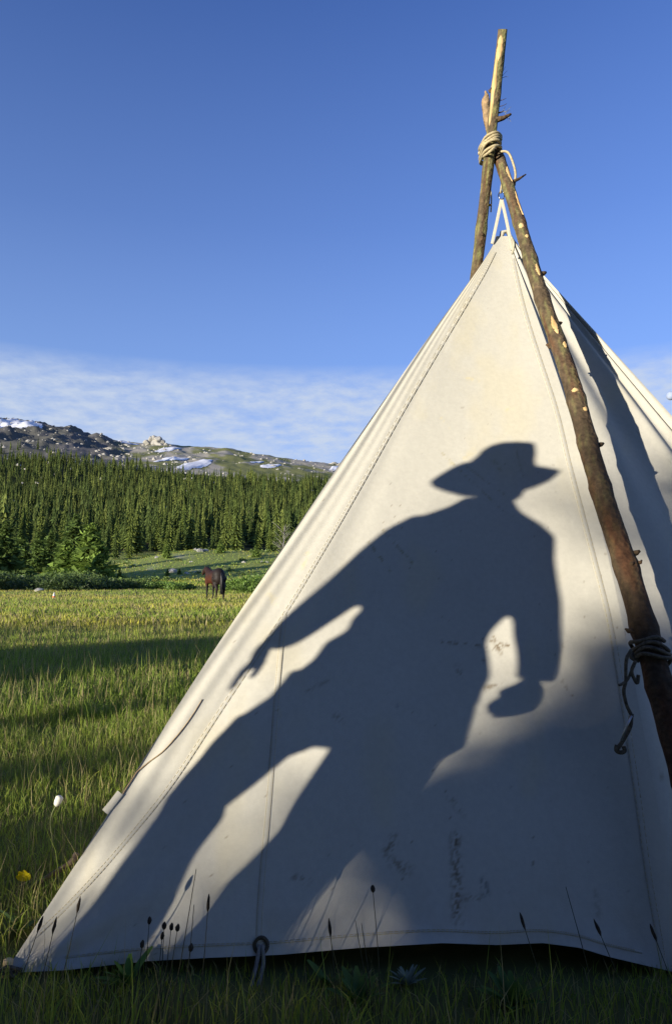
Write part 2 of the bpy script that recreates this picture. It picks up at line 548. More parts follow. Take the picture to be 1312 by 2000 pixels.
m, nt, b = mat_new('canvas', 0.9, 0.1)
a_ = N(nt, 'ShaderNodeAttribute', attribute_name='col')
tcn = N(nt, 'ShaderNodeTexCoord')
nn = N(nt, 'ShaderNodeTexNoise'); nn.inputs['Scale'].default_value = 55; nn.inputs['Detail'].default_value = 8; nn.inputs['Roughness'].default_value = .7
nt.links.new(tcn.outputs['Object'], nn.inputs['Vector'])
rp = ramp(nt, nn.outputs[0], [(0.3, (.93,) * 3), (0.7, (1.04,) * 3)])
mx = N(nt, 'ShaderNodeMixRGB', blend_type='MULTIPLY', i_0=1.0)
nt.links.new(a_.outputs['Color'], mx.inputs[1]); nt.links.new(rp.outputs[0], mx.inputs[2])
nt.links.new(mx.outputs[0], b.inputs['Base Color'])
wv = N(nt, 'ShaderNodeTexNoise'); wv.inputs['Scale'].default_value = 400; wv.inputs['Detail'].default_value = 3
nt.links.new(tcn.outputs['Object'], wv.inputs['Vector'])
wv2 = N(nt, 'ShaderNodeTexNoise'); wv2.inputs['Scale'].default_value = 14; wv2.inputs['Detail'].default_value = 5
nt.links.new(tcn.outputs['Object'], wv2.inputs['Vector'])
bp = N(nt, 'ShaderNodeBump'); bp.inputs['Strength'].default_value = .35; bp.inputs['Distance'].default_value = .001
bp2 = N(nt, 'ShaderNodeBump'); bp2.inputs['Strength'].default_value = .35; bp2.inputs['Distance'].default_value = .006
nt.links.new(wv.outputs[0], bp.inputs['Height']); nt.links.new(wv2.outputs[0], bp2.inputs['Height'])
nt.links.new(bp2.outputs[0], bp.inputs['Normal']); nt.links.new(bp.outputs[0], b.inputs['Normal'])
M_canvas = m
M_thread = mat_noise('seam_thread', (.36, .28, .13), (.52, .44, .24), 60)
M_web = mat_noise('webbing', (.38, .35, .28), (.52, .48, .40), 200, bump=(.4, .002))

tent = empty('tent', (0.8, 3.1, 0), label='off-white canvas pyramid tent with the shadow of a hatted person on it', cat='tent')


def child(o):
    """parent to the tent keeping the world place"""
    o.parent = tent
    o.matrix_parent_inverse = Matrix.Translation((-0.8, -3.1, 0))
    return o


def grid_faces(n, m_):
    i, j = np.meshgrid(np.arange(n - 1), np.arange(m_ - 1), indexing='ij')
    return np.stack([i * m_ + j, i * m_ + j + 1, (i + 1) * m_ + j + 1, (i + 1) * m_ + j], -1).reshape(-1, 4)


S_, T_ = np.meshgrid(np.linspace(0, 1, 260), np.linspace(0, 1, 380) ** 1.15, indexing='xy')
P = front_pt(S_, T_)
o = link('canvas_panel', mesh_np('canvas_panel', P.reshape(-1, 3), grid_faces(380, 260), paint(P).reshape(-1, 3), smooth=True), M_canvas)
child(o)


def side_panel(P0, P1, bow0, bow1, n=90, m_=110, fold=0.0, seed=1, hemz=.03, z0f=None, top0=(0, 0, 0), top1=(0, 0, 0)):
    s, t = np.meshgrid(np.linspace(0, 1, n), np.linspace(0, 1, m_), indexing='xy')
    hz = hemz * np.sin(np.pi * s) / AP[2]
    if z0f is not None: hz = hz + z0f(s)
    tt = (hz * (1 - t) + t) * .992
    sn = np.sin(np.pi * tt)[..., None]
    L = P0 + (AP - P0) * tt[..., None] + np.asarray(bow0) * sn
    Rr = P1 + (AP - P1) * tt[..., None] + np.asarray(bow1) * sn
    tb_k = np.exp(-np.clip(1 - tt, 0, 1) / .03)[..., None]
    L = L + np.asarray(top0) * tb_k; Rr = Rr + np.asarray(top1) * tb_k
    P = L * (1 - s[..., None]) + Rr * s[..., None]
    nn_ = np.cross(P1 - P0, AP - P0); nn_ /= np.linalg.norm(nn_)
    cc_ = np.array([.8, 3.1, .8])
    if nn_ @ (P0 - cc_) < 0: nn_ = -nn_
    d = -.03 * np.sin(np.pi * s) * np.sin(np.pi * tt)
    d = d + .012 * (fbm(s * 3 + seed, tt * 4, 90 + seed, 3) - .5) * np.clip(np.minimum(s, 1 - s) * 10, 0, 1)
    if fold:
        q = np.clip(s * 30, 0, 1) * np.clip((1 - s) * 30, 0, 1)
        d = d + fold * np.sin(s * 30 + .8 * np.sin(tt * 7)) * np.exp(-((s - .82) / .14) ** 2) * q * np.clip(1.1 - tt, 0, 1) * 1.4
        d = d - fold * 1.6 * np.exp(-((s - .93) / .02) ** 2) * q
        d = d + fold * .5 * np.sin(s * 16 + 2 + tt * 2) * q
    P = P + nn_ * d[..., None]
    c = paint(P, 0.0)
    me = mesh_np('canvas_panel', P.reshape(-1, 3), grid_faces(m_, n), c.reshape(-1, 3), smooth=True)
    return child(link('canvas_panel', me, M_canvas)), nn_


Z3 = (0, 0, 0)
_, RN = side_panel(B, Cc, BOWB, (.02, 0, 0), n=160, m_=160, fold=.016, seed=2, top0=TOPB_, top1=(.03, .01, 0))
side_panel(Cc, Dc, (.02, 0, 0), Z3, seed=3, top0=(.03, .01, 0), top1=(.01, .03, 0))
side_panel(Dc, Ec, Z3, Z3, seed=4, top0=(.01, .03, 0), top1=(-.02, .03, 0))
side_panel(Ec, A, Z3, BOWA, seed=5, top0=(-.02, .03, 0), top1=TOPA)

# seams: flat felled strips with two rows of thread
def ribbon(name, pts, width, nrm_, mat, lift=.0015, paintit=True, amp=0):
    pts = np.asarray(pts); T = np.gradient(pts, axis=0); T /= np.linalg.norm(T, axis=1)[:, None]
    W = np.cross(T, nrm_); W /= np.linalg.norm(W, axis=1)[:, None]
    n = len(pts)
    lift_ = lift + amp * np.random.default_rng(3).random(n)[:, None]
    rows = np.stack([pts - W * width / 2 + nrm_ * .0002, pts - W * width * .4 + nrm_ * lift_, pts + W * width * .4 + nrm_ * lift_, pts + W * width / 2 + nrm_ * .0002], 1)
    c = paint(rows, 1.0) * .95 if paintit else None
    me = mesh_np(name, rows.reshape(-1, 3), grid_faces(n, 4), None if c is None else c.reshape(-1, 3), smooth=True)
    return child(link(name, me, mat))


def front_curve(pix, n=160):
    """pixels along the cloth -> points on the displaced front panel"""
    pl = np.array([onfront(*q) for q in pix]); pl = smooth_path(pl, n)
    tt = pl[:, 2] / AP[2]
    sn = np.sin(np.pi * np.clip(tt, 0, 1))
    L = A + (AP - A) * tt[:, None] + BOWA * sn[:, None]; Rr = B + (AP - B) * tt[:, None] + BOWB * sn[:, None]
    s = (pl[:, 0] - L[:, 0]) / (Rr[:, 0] - L[:, 0])
    s = np.clip(s, .002, .998)
    t0 = np.interp(s, np.clip(hem_s, 0, 1), TT0)
    t = (tt / .992 - t0) / (1 - t0)
    return front_pt(s, np.clip(t, 0.001, 1))


def seam(pix, width=.016, stitch=True, n=220):
    pts = front_curve(pix, n)
    o = ribbon('seam', pts, width, FN, M_canvas, lift=.0016)
    if stitch:
        T = np.gradient(pts, axis=0); T /= np.linalg.norm(T, axis=1)[:, None]
        W = np.cross(T, FN)
        so = Soup()
        for sgn in (-1, 1):
            q = pts + W * sgn * width * .36 + FN * .002
            q = smooth_path(q[::6], 420)
            for k in range(0, len(q) - 3, 3):
                v, f = tube_np(q[k:k + 3], .0006, 4)
                so.add(v, f)
        st = so.build('stitching', M_thread, None)
        st.parent = o
        st.matrix_parent_inverse = Matrix.Identity(4)
    return o


ridge_off = [(1000, 505), (1022, 600), (1052, 700), (1084, 800), (1108, 900), (1134, 1000), (1160, 1100), (1185, 1200), (1208, 1320), (1226, 1440), (1243, 1560), (1262, 1700), (1283, 1820), (1292, 1885)]
seam(ridge_off, .020)
seam([(968, 492), (930, 560), (800, 778), (700, 955), (640, 1060), (560, 1192), (430, 1385), (330, 1535), (240, 1650), (150, 1752), (60, 1838)], .014)
seam([(556, 1200), (545, 1300), (536, 1420), (526, 1560), (515, 1680), (508, 1780), (506, 1850)], .018)
hem_in = [(x, y - (24 if 60 < x < 1300 else 14)) for x, y in hem_px[1:-1]]
seam(hem_in, .006)
# cord along the lower left edge and its tab
so = Soup()
cp = front_curve([(395, 1366), (375, 1398), (350, 1432), (318, 1468), (290, 1488), (262, 1512), (240, 1540), (228, 1556)], 60) + FN * .002
so.tube(cp, np.linspace(.0012, .0026, 60), 6)
child(so.build('edge_cord', mat_noise('tan_cord', (.22, .15, .08), (.42, .32, .2), 90)))
tb = front_curve([(236, 1548), (222, 1570), (212, 1586)], 8) + FN * .003
tb[:, 0] -= np.linspace(.008, .016, 8)
ribbon('edge_tab', tb, .022, FN, M_canvas, lift=.003)

# apex: closed tip and two webbing loops running up to a ring under the lashing
LASH = np.array([.76, 3.04, 3.02])
RING = at(979, 388, 3.09)
so = Soup()
for px0, py0, dY in ((960, 478, 0), (999, 490, 0)):
    p0 = onfront(px0, py0, .006)
    q = smooth_path([p0, (p0 + RING) / 2 + np.array([0, -.006, 0]), RING], 16)
    T = RING - p0
    for k in range(len(q) - 1):
        pass
    w = np.cross(T, [0, 1, 0]); w = w / np.linalg.norm(w) * .007
    rows = np.stack([q - w, q + w, q + w + [0, .004, 0], q - w + [0, .004, 0], q - w], 1)
    so.add(rows.reshape(-1, 3), grid_faces(len(q), 5))
child(so.build('hanging_loop', M_web))
M_metal = mat_new('dull_steel', .35, .5)[0]; M_metal.node_tree.nodes['Principled BSDF'].inputs['Base Color'].default_value = (.5, .5, .5, 1)
M_metal.node_tree.nodes['Principled BSDF'].inputs['Metallic'].default_value = 1
so = Soup()
th = np.linspace(0, 2 * math.pi, 20)
so.tube(RING + np.stack([np.cos(th) * .014, 0 * th, .016 + np.sin(th) * .02], 1), .003, 6, cap=False)
child(so.build('ring', M_metal))
so = Soup()
tip = AP * .992 + np.array([0, 0, .0])
so.tube([AP + [-.03, 0, -.06], AP + [-.012, -.004, .0], AP + [.012, -.006, .006], AP + [.035, -.01, -.06]], [.006, .012, .012, .006], 8)
child(so.build('peak_cap', M_web))
# small loose tie at the right of the peak
so = Soup()
q = smooth_path([at(997, 462, 3.0), at(1003, 476, 2.98), at(1000, 496, 2.98)], 10)
so.tube(q, .006, 6)
child(so.build('peak_tie', mat_noise('grey_canvas_tie', (.3, .28, .2), (.5, .47, .36), 60)))

# grommet and webbing peg loop at the middle of the hem
gp = front_curve([(511, 1846), (512, 1850)], 2)[0] + FN * .003
so = Soup()
e1 = np.array([1., 0, 0]); e2 = np.cross(FN, e1); e2 /= np.linalg.norm(e2)
so.tube(np.array([gp + e1 * math.cos(a) * .017 + e2 * math.sin(a) * .017 for a in th]), .005, 6, cap=False)
child(so.build('grommet', mat_noise('dark_brass', (.05, .04, .02), (.1, .08, .05), 30, rough=.5)))
so = Soup()
for sx in (-.008, .009):
    q = smooth_path([gp + [sx * .3, -.006, .004], gp + [sx, -.03, -.03], gp + [sx - .01, -.06, -.07], gp + [sx - .014, -.07, -.12]], 12)
    so.tube(q, .0055, 6)
child(so.build('peg_loop', mat_noise('grey_webbing', (.14, .13, .11), (.26, .24, .21), 80)))

# ------------------------------------------------------------------ poles
mb, ntb, bb = mat_new('pine_bark', 0.85, 0.15)
tcb = N(ntb, 'ShaderNodeTexCoord')
atb = N(ntb, 'ShaderNodeAttribute', attribute_name='col')
nb = N(ntb, 'ShaderNodeTexNoise'); nb.inputs['Scale'].default_value = 38; nb.inputs['Detail'].default_value = 9; nb.inputs['Roughness'].default_value = .72
vb = N(ntb, 'ShaderNodeTexVoronoi'); vb.inputs['Scale'].default_value = 70
ntb.links.new(tcb.outputs['Object'], nb.inputs['Vector']); ntb.links.new(tcb.outputs['Object'], vb.inputs['Vector'])
rb = ramp(ntb, nb.outputs[0], [(0.28, (.45,) * 3), (0.5, (.95,) * 3), (0.72, (1.6, 1.5, 1.35))])
mxb = N(ntb, 'ShaderNodeMixRGB', blend_type='MULTIPLY', i_0=1.0)
ntb.links.new(atb.outputs['Color'], mxb.inputs[1]); ntb.links.new(rb.outputs[0], mxb.inputs[2])
ntb.links.new(mxb.outputs[0], bb.inputs['Base Color'])
bpb = N(ntb, 'ShaderNodeBump'); bpb.inputs['Strength'].default_value = .8; bpb.inputs['Distance'].default_value = .006
ad = N(ntb, 'ShaderNodeMath', operation='ADD'); ntb.links.new(nb.outputs[0], ad.inputs[0]); ntb.links.new(vb.outputs[0], ad.inputs[1])
ntb.links.new(ad.outputs[0], bpb.inputs['Height']); ntb.links.new(bpb.outputs[0], bb.inputs['Normal'])
M_bark = mb
M_peel = mat_noise('peeled_wood', (.46, .28, .11), (.72, .52, .26), 30, stretch=(1, 1, .25), bump=(.3, .002))
M_rope = mat_noise('jute_rope', (.30, .24, .13), (.55, .47, .30), 120, bump=(.5, .002))
M_ropeg = mat_noise('weathered_rope', (.05, .042, .03), (.17, .14, .10), 120, bump=(.5, .002))
M_lichen = None


def make_pole(name, P0, P1, r0, r1, label, group, seed, patches, stubs, bow=(0, 0, 0), moss=0.0, n=150, seg=22, peel_top=False):
    P0 = np.array(P0, float); P1 = np.array(P1, float)
    root = empty(name, tuple(P0), label=label, cat='pole', group=group)
    rg = np.random.default_rng(seed)
    t = np.linspace(0, 1, n)
    ax = (P1 - P0); Ln = np.linalg.norm(ax); ax = ax / Ln
    pts = (P1 - P0) * t[:, None] + np.asarray(bow) * np.sin(np.pi * t)[:, None]
    u = np.cross(ax, [0, 0, 1.]); u /= np.linalg.norm(u); w = np.cross(ax, u)
    pts = pts + (u * ((vnoise(t * 7, t * 0, seed) - .5) * .016)[:, None] + w * ((vnoise(t * 6, t * 0 + 9, seed) - .5) * .016)[:, None]) * np.sin(np.pi * t)[:, None]
    rad_ = r0 + (r1 - r0) * t
    # branch whorls swell the stem
    tw = 0.04
    whs = []
    while tw < .98:
        whs.append(tw); rad_ = rad_ * (1 + .13 * np.exp(-((t - tw) * Ln / .022) ** 2)); tw += rg.uniform(.05, .085)
    th_ = np.arange(seg) / seg * 2 * math.pi
    V = []; Cl = []
    for k in range(n):
        q = fbm(th_ * 2.4, 0 * th_ + t[k] * Ln * 13, seed + 5, 3)
        q2 = fbm(th_ * 1.2 + 40, 0 * th_ + t[k] * Ln * 4, seed + 9, 3)
        rr_ = rad_[k] * (1 + .16 * (q - .5) + .03 * (rg.random(seg) - .5))
        V.append(pts[k] + (np.cos(th_) * rr_)[:, None] * u + (np.sin(th_) * rr_)[:, None] * w)
        base = np.array([.050, .031, .021]) * (1 - t[k]) + np.array([.125, .095, .060]) * t[k]
        c = base * (.7 + .7 * q)[:, None]
        red = np.clip((q2 - .55) * 5, 0, 1)[:, None]; c = c * (1 - red * .6) + np.array([.11, .045, .022]) * red * .6
        gl = (np.clip((fbm(th_ * 3 + 7, 0 * th_ + t[k] * Ln * 18, seed + 13, 3) - .52) * 7, 0, 1) * moss * np.clip(t[k] * 1.8 - .5, 0, 1))[:, None]
        c = c * (1 - gl) + np.array([.22, .22, .09]) * gl
        Cl.append(c)
    V = np.vstack(V + [pts[:1], pts[-1:]])
    Cl = np.vstack(Cl + [np.array([[.4, .28, .15], [.6, .46, .28]])])
    Fc = []
    for k in range(n - 1):
        for j in range(seg):
            j2_ = (j + 1) % seg
            Fc.append((k * seg + j, k * seg + j2_, (k + 1) * seg + j2_, (k + 1) * seg + j))
    for j in range(seg):
        j2_ = (j + 1) % seg
        Fc.append((j2_, j, n * seg, n * seg)); Fc.append(((n - 1) * seg + j, (n - 1) * seg + j2_, n * seg + 1, n * seg + 1))
    so = Soup(); so.add(V, Fc, Cl)
    so.build('trunk', M_bark, root)
    R_, C_ = (lambda tt: np.interp(tt, t, rad_)), (lambda tt: np.array([np.interp(tt, t, pts[:, i]) for i in range(3)]))
    face = -np.array([0, 1., 0]); face = face - ax * (face @ ax); face /= np.linalg.norm(face); side = np.cross(ax, face)
    # peeled knife-shaved patches
    for (tp, ln, wd, an) in patches:
        sp_ = Soup(); m_ = 14; cols = 7
        rows = []
        for k in range(m_ + 1):
            f = k / m_; tt = tp + (f - .5) * ln / Ln
            half = wd * math.sin(math.pi * min(max(f, .001), .999)) ** .6 * (1 + .7 * (rg.random() - .5))
            for j in range(cols):
                a2 = an + (j / (cols - 1) - .5) * half * 2
                rr_ = R_(tt) * 1.085 + .0004 - .004 * (abs(j / (cols - 1) - .5) * 2) ** 4
                rows.append(C_(tt) + (face * math.cos(a2) + side * math.sin(a2)) * rr_)
        sp_.add(rows, grid_faces(m_ + 1, cols))
        sp_.build('peeled_patch', M_peel, root)
    # cut branch stubs
    for (ts, an, ln, rr_) in stubs:
        d = face * math.cos(an) + side * math.sin(an)
        c0 = C_(ts) + d * R_(ts) * .6
        sp_ = Soup()
        q = [c0, c0 + d * (R_(ts) * .5 + ln * .4) + ax * ln * .15, c0 + d * (R_(ts) * .5 + ln) + ax * ln * .45]
        sp_.tube(q, [rr_ * 1.4, rr_, rr_ * .45], 7, c=(.11, .075, .045), bump=.25, seed=int(ts * 999))
        sp_.build('branch_stub', M_bark, root)
    # small knots
    for q in whs:
        for _ in range(int(rg.integers(0, 3))):
            an = rg.uniform(0, 2 * math.pi); d = face * math.cos(an) + side * math.sin(an)
            c0 = C_(q + rg.uniform(-.004, .004)) + d * R_(q) * .82
            ln = rg.uniform(.002, .011)
            sk = Soup(); sk.tube([c0, c0 + d * (R_(q) * .22 + ln * .5), c0 + d * (R_(q) * .22 + ln) + ax * ln * .6], [.009, .006, .0025], 6, c=(.09, .058, .035), bump=.3, seed=int(an * 100))
            sk.build('knot', M_bark, root)
    return root, (lambda tt: C_(tt) + P0), R_


FOOT1 = np.array([.935, 1.60, 0.0])
dirp = LASH - FOOT1
TOP1 = at(949, 182, 3.16)
lashF = at(967, 288, 3.10)
pole1, C1, R1 = make_pole('tent_pole', FOOT1 - [0, .0, .05], FOOT1 + (lashF - FOOT1) * 1.025, .041, .024,
    'thick dark-barked pine pole running down in front of the canvas and out at the right', 'pine poles holding up the tent', 11,
    [(.905, .12, .45, .5), (.845, .17, .3, .55), (.63, .10, .35, -.1), (.60, .03, .3, .3), (.80, .03, .5, -.3), (.72, .07, .35, .2), (.535, .02, .35, -.3), (.51, .018, .3, .3), (.78, .02, .3, .1)],
    [(.895, 1.3, .06, .006), (.72, 1.4, .015, .009), (.64, 1.5, .010, .007), (.35, 1.2, .015, .008), (.47, 1.4, .012, .008), (.28, -1.4, .018, .006)],
    bow=(.02, 0, .0), moss=.8)
lashB = at(957, 285, 3.03)
TOPB = at(981, 57, 2.98)
dB = TOPB - lashB
FOOTB = lashB + np.array([-.20, 1.9, -3.02])
# straight from behind the tent through the lashing to the tall tip
lowB = at(928, 525, 3.42)
dirB = (lashB - lowB)
FB = lowB - dirB * (lowB[2] / dirB[2])
poleB, CB, RB = make_pole('tent_pole', FB + np.array([0, 0, -.05]), lashB - dirB * 0, .044, .029, 'slimmer straight pine pole crossing behind the canvas, its shaved tip highest in the photo', 'pine poles holding up the tent', 23,
    [(.93, .0, .3, 0.4)], [(.84, 1.4, .012, .006), (.88, -1.5, .008, .006)], moss=1.0, n=110) if False else (None, None, None)
LB = np.linalg.norm(TOPB - FB)
tl = np.linalg.norm(lashB - FB) / LB
bw = (lashB - (FB + (TOPB - FB) * tl)) / math.sin(math.pi * tl)
poleB, CB, RB = make_pole('tent_pole', FB + np.array([0, 0, 0.0]), TOPB, .044, .022,
    'slimmer pine pole going behind the canvas, its shaved pale tip highest in the photo', 'pine poles holding up the tent', 23,
    [(.952, .30, .6, -.85), (.984, .10, .8, -.4)], [(.90, 1.35, .012, .006), (tl + .022, 1.5, .055, .011), (tl - .05, 1.5, .008, .005), (tl - .12, -1.4, .01, .007), (.93, 1.5, .02, .002), (.935, 1.45, .03, .0015), (.94, 1.5, .025, .0015)],
    bow=tuple(bw), moss=1.0, n=150)
# the broken tip of the front pole above the lashing
tipd = Soup()
q = smooth_path([at(958, 262, 3.12), at(952, 232, 3.12), at(948, 205, 3.12), at(949, 186, 3.12), at(947, 178, 3.12)], 12)
tipd.tube(q - np.array(pole1.location), [.017, .019, .021, .023, .021, .021, .02, .016, .012, .007, .006, .004], 8, c=(.34, .24, .14), bump=.3, seed=4)
tipd.build('splintered_tip', M_bark, pole1)
# dry lichen sprigs beside the top pole
sp = Soup()
for (a, b_, k) in (((972, 222), (996, 216), 3), ((985, 218), (992, 236), 3), ((988, 220), (998, 208), 2), ((991, 228), (997, 238), 2), ((982, 218), (986, 208), 2), ((978, 152), (990, 138), 2), ((978, 150), (986, 130), 2), ((980, 152), (992, 150), 2)):
    sp = Soup()
    p = at(*a, 3.03); q_ = at(*b_, 3.01)
    sp.tube([p, (p + q_) / 2 + [0, 0, .003], q_], [.0016, .0011, .0006], 4, c=(.25, .26, .2))
    s_o = sp.build('lichen_sprig', M_bark, None)
    s_o.parent = poleB; s_o.matrix_parent_inverse = Matrix.Translation(-Vector(poleB.location))

# rope lashing where the poles cross
lash = empty('rope_lashing', tuple(lashB), label='pale jute rope wound around the crossing of the two poles, loose tail hanging right', cat='rope')
so = Soup()
q = []
cA = lashB + np.array([.006, .03, .0])
for k in range(150):
    a = k / 150 * 2 * math.pi * 5.5
    h = math.sin(k / 150 * math.pi * 3) * .03 + (k / 150 - .5) * .02
    rx, ry = .046 + .004 * math.sin(k * .9), .075
    q.append(cA + np.array([math.cos(a) * rx, math.sin(a) * ry, h + math.cos(a) * .014]))
so.tube(np.array(q) - lashB, .0065, 7)
q = []
for k in range(60):
    a = k / 60 * 2 * math.pi * 2
    q.append(cA + np.array([math.cos(a) * .03 - .008, math.sin(a) * .078, math.sin(a + .6) * .05 - .008]))
so.tube(np.array(q) - lashB, .0065, 7)
so.build('wrapping', M_rope, lash)
so = Soup()
so.tube(smooth_path([at(975, 296, 3.02), at(990, 297, 2.99), at(999, 312, 2.98), at(1006, 338, 2.98), at(1004, 362, 2.98)], 26) - lashB, .0055, 7)
so.build('rope_tail', M_rope, lash)
so = Soup()
so.tube(smooth_path([at(953, 302, 3.12), at(956, 360, 3.13), at(959, 385, 3.12), at(958, 414, 3.12)], 20) - lashB, .0035, 6)
so.tube(smooth_path([at(978, 320, 3.06), at(980, 350, 3.06), at(977, 375, 3.06), RING + [0, 0, .035]], 16) - lashB, .0045, 6)
so.build('rope_tail', M_rope, lash)

# dark rope tied round the lower part of the front pole
def pole_t_at(z): 
    return z / (lashF[2] * 1.025 + .05)
tz = .37
best = min(np.linspace(.2, .5, 200), key=lambda tt: abs(((C1(tt) - EYE) @ np.array([0, -math.sin(TILT), math.cos(TILT)])) / ((C1(tt) - EYE) @ np.array([0, math.cos(TILT), math.sin(TILT)])) - (1000 - 1275) / FPX))
pc = C1(best); pr = R1(best)
knot = empty('tied_rope', tuple(pc), label='dark weathered rope knotted low around the front pole, its end hanging by the seam', cat='rope')
axp = (lashF - FOOT1) / np.linalg.norm(lashF - FOOT1)
u = np.cross(axp, [0, 1., 0]); u /= np.linalg.norm(u); w = np.cross(axp, u)
so = Soup()
q = []
for k in range(120):
    a = k / 120 * 2 * math.pi * 3.4
    h = (k / 120 - .5) * .055 + .006 * math.sin(k * .5)
    q.append(u * math.cos(a) * (pr * 1.18 + .004) + w * math.sin(a) * (pr * 1.18 + .004) + axp * (h + .012 * math.cos(a)))
so.tube(q, .0058, 7)
so.tube(smooth_path([u * pr * 1.25 + axp * -.01, u * (pr * 1.5) + axp * .0, u * (pr * 1.6) - axp * .012, u * (pr * 1.1) - axp * .022 - w * .0], 12), .006, 7)
so.build('wrapping', M_ropeg, knot)
Yk = pc[1] - .06
so = Soup()
for path, r_ in (([(1232, 1268), (1222, 1290), (1221, 1330), (1217, 1350), (1222, 1375), (1231, 1395)], .0048), ([(1240, 1290), (1226, 1325), (1214, 1336), (1207, 1338)], .004),
                 ([(1240, 1292), (1233, 1312), (1243, 1334), (1246, 1318)], .005)):
    so.tube(smooth_path([at(*p_, Yk) - pc for p_ in path], 22), r_, 7, bump=.15)
so.build('rope_tail', M_ropeg, knot)
so = Soup()
so.tube(smooth_path([at(*p_, Yk) - pc for p_ in ((1233, 1394), (1230, 1418), (1222, 1436), (1210, 1455), (1204, 1464))], 16), [.0055] * 16, 7, bump=.15)
so.tube(smooth_path([at(*p_, Yk) - pc for p_ in ((1204, 1455), (1203, 1466), (1212, 1470), (1219, 1466), (1217, 1458))], 14), .006, 7)
so.build('rope_end', M_ropeg, knot)
so = Soup()
so.tube([at(1233, 1398, Yk - .008) - pc, at(1222, 1420, Yk - .008) - pc, at(1212, 1446, Yk - .008) - pc], .003, 6)
so.build('buckle', M_metal, knot)

# corner peg, guy rope and fallen stick at the left corner
pg = empty('tent_peg', (A[0], A[1], 0), label='wooden tent peg with pale cut top pinning the left corner of the canvas', cat='peg')
so = Soup(); pp = at(14, 1885, A[1] - .01) - np.array([A[0], A[1], 0])
so.tube([pp + [-.01, .01, -.09], pp + [0, 0, -.02], pp + [.004, -.002, .012]], [.008, .011, .013], 8, bump=.2)
so.build('stake', M_peel, pg)
so = Soup()
a0 = at(40, 1895, A[1] - .012) - np.array([A[0], A[1], 0])
so.tube(smooth_path([pp + [.012, -.01, .0], pp + [.02, -.014, -.02], a0 + [-.01, 0, -.005], pp + [-.012, -.014, -.012], pp + [.008, -.016, .004], a0 + [.005, 0, 0]], 30), .0045, 6)
so.build('peg_cord', M_ropeg, pg)
st = empty('stick', tuple(gnd(75, 1735)), label='dry grey stick lying in the grass beside the left edge of the tent', cat='stick')
so = Soup(); s0 = gnd(75, 1735)
so.tube(smooth_path([at(52, 1742, 2.32) - s0, at(80, 1722, 2.33) - s0, at(105, 1706, 2.35) - s0, at(138, 1686, 2.37) - s0, at(150, 1668, 2.40) - s0], 20), np.linspace(.007, .010, 20), 8, bump=.3)
so.build('branch', mat_noise('dry_stick', (.09, .06, .04), (.3, .22, .15), 60, bump=(.6, .003)), st)

# ------------------------------------------------------------------ cowboy standing left of the camera, casting the shadow
RV = np.array([math.cos(SUN_AZ), -math.sin(SUN_AZ), 0]); GV = np.array([math.sin(SUN_AZ), math.cos(SUN_AZ), 0])
PX0 = -1.5
proot_loc = RV * PX0 + GV * (-1.2)
person = empty('person', tuple(proot_loc), rz=-SUN_AZ, label='person in wide-brimmed hat, jacket and jeans whose shadow falls on the tent', cat='person')
# local frame: x = lateral (RV), y = along the sunlight (GV), z up


def loft(secs, seg=20):
    """secs: (x_left, x_right, z, depth, ycentre)"""
    V = []; n = len(secs)
    for xl, xr, z, dp, yc in secs:
        cx = (xl + xr) / 2 - PX0; hw = (xr - xl) / 2
        th_ = np.arange(seg) / seg * 2 * math.pi
        c_, s_ = np.cos(th_), np.sin(th_)
        e = .85
        V.append(np.stack([cx + hw * np.sign(c_) * np.abs(c_) ** e, yc + dp / 2 * np.sign(s_) * np.abs(s_) ** e, z + 0 * th_], 1))
    V = np.vstack(V); Fc = []
    for k in range(n - 1):
        for j in range(seg):
            j2_ = (j + 1) % seg
            Fc.append((k * seg + j, k * seg + j2_, (k + 1) * seg + j2_, (k + 1) * seg + j))
    Fc.append(tuple(range(seg))[::-1]); Fc.append(tuple((n - 1) * seg + j for j in range(seg)))
    return V, Fc


def fused(name, parts_, mat, parent, voxel=.010, smooth_it=4):
    so = Soup()
    for v, f in parts_: so.add(v, f)
    o = so.build(name, mat, parent)
    # outward normals on every shell
    bm = bmesh.new(); bm.from_mesh(o.data); bmesh.ops.remove_doubles(bm, verts=bm.verts, dist=1e-5); bmesh.ops.recalc_face_normals(bm, faces=bm.faces); bm.to_mesh(o.data); bm.free()
    md = o.modifiers.new('remesh', 'REMESH'); md.mode = 'VOXEL'; md.voxel_size = voxel; md.use_smooth_shade = True
    ms_ = o.modifiers.new('smooth', 'SMOOTH'); ms_.iterations = smooth_it; ms_.factor = .5
    return o


M_denim = mat_noise('denim_jacket', (.05, .07, .12), (.1, .13, .2), 40, bump=(.4, .002))
M_jean = mat_noise('blue_jeans', (.03, .045, .09), (.07, .095, .17), 40, bump=(.4, .002))
M_skin = mat_noise('skin', (.42, .25, .17), (.52, .33, .23), 9, rough=.55)
M_hat = mat_noise('felt_hat', (.18, .13, .08), (.28, .21, .14), 30, bump=(.3, .002))
M_boot = mat_noise('brown_leather', (.06, .03, .015), (.14, .07, .035), 20, rough=.5)

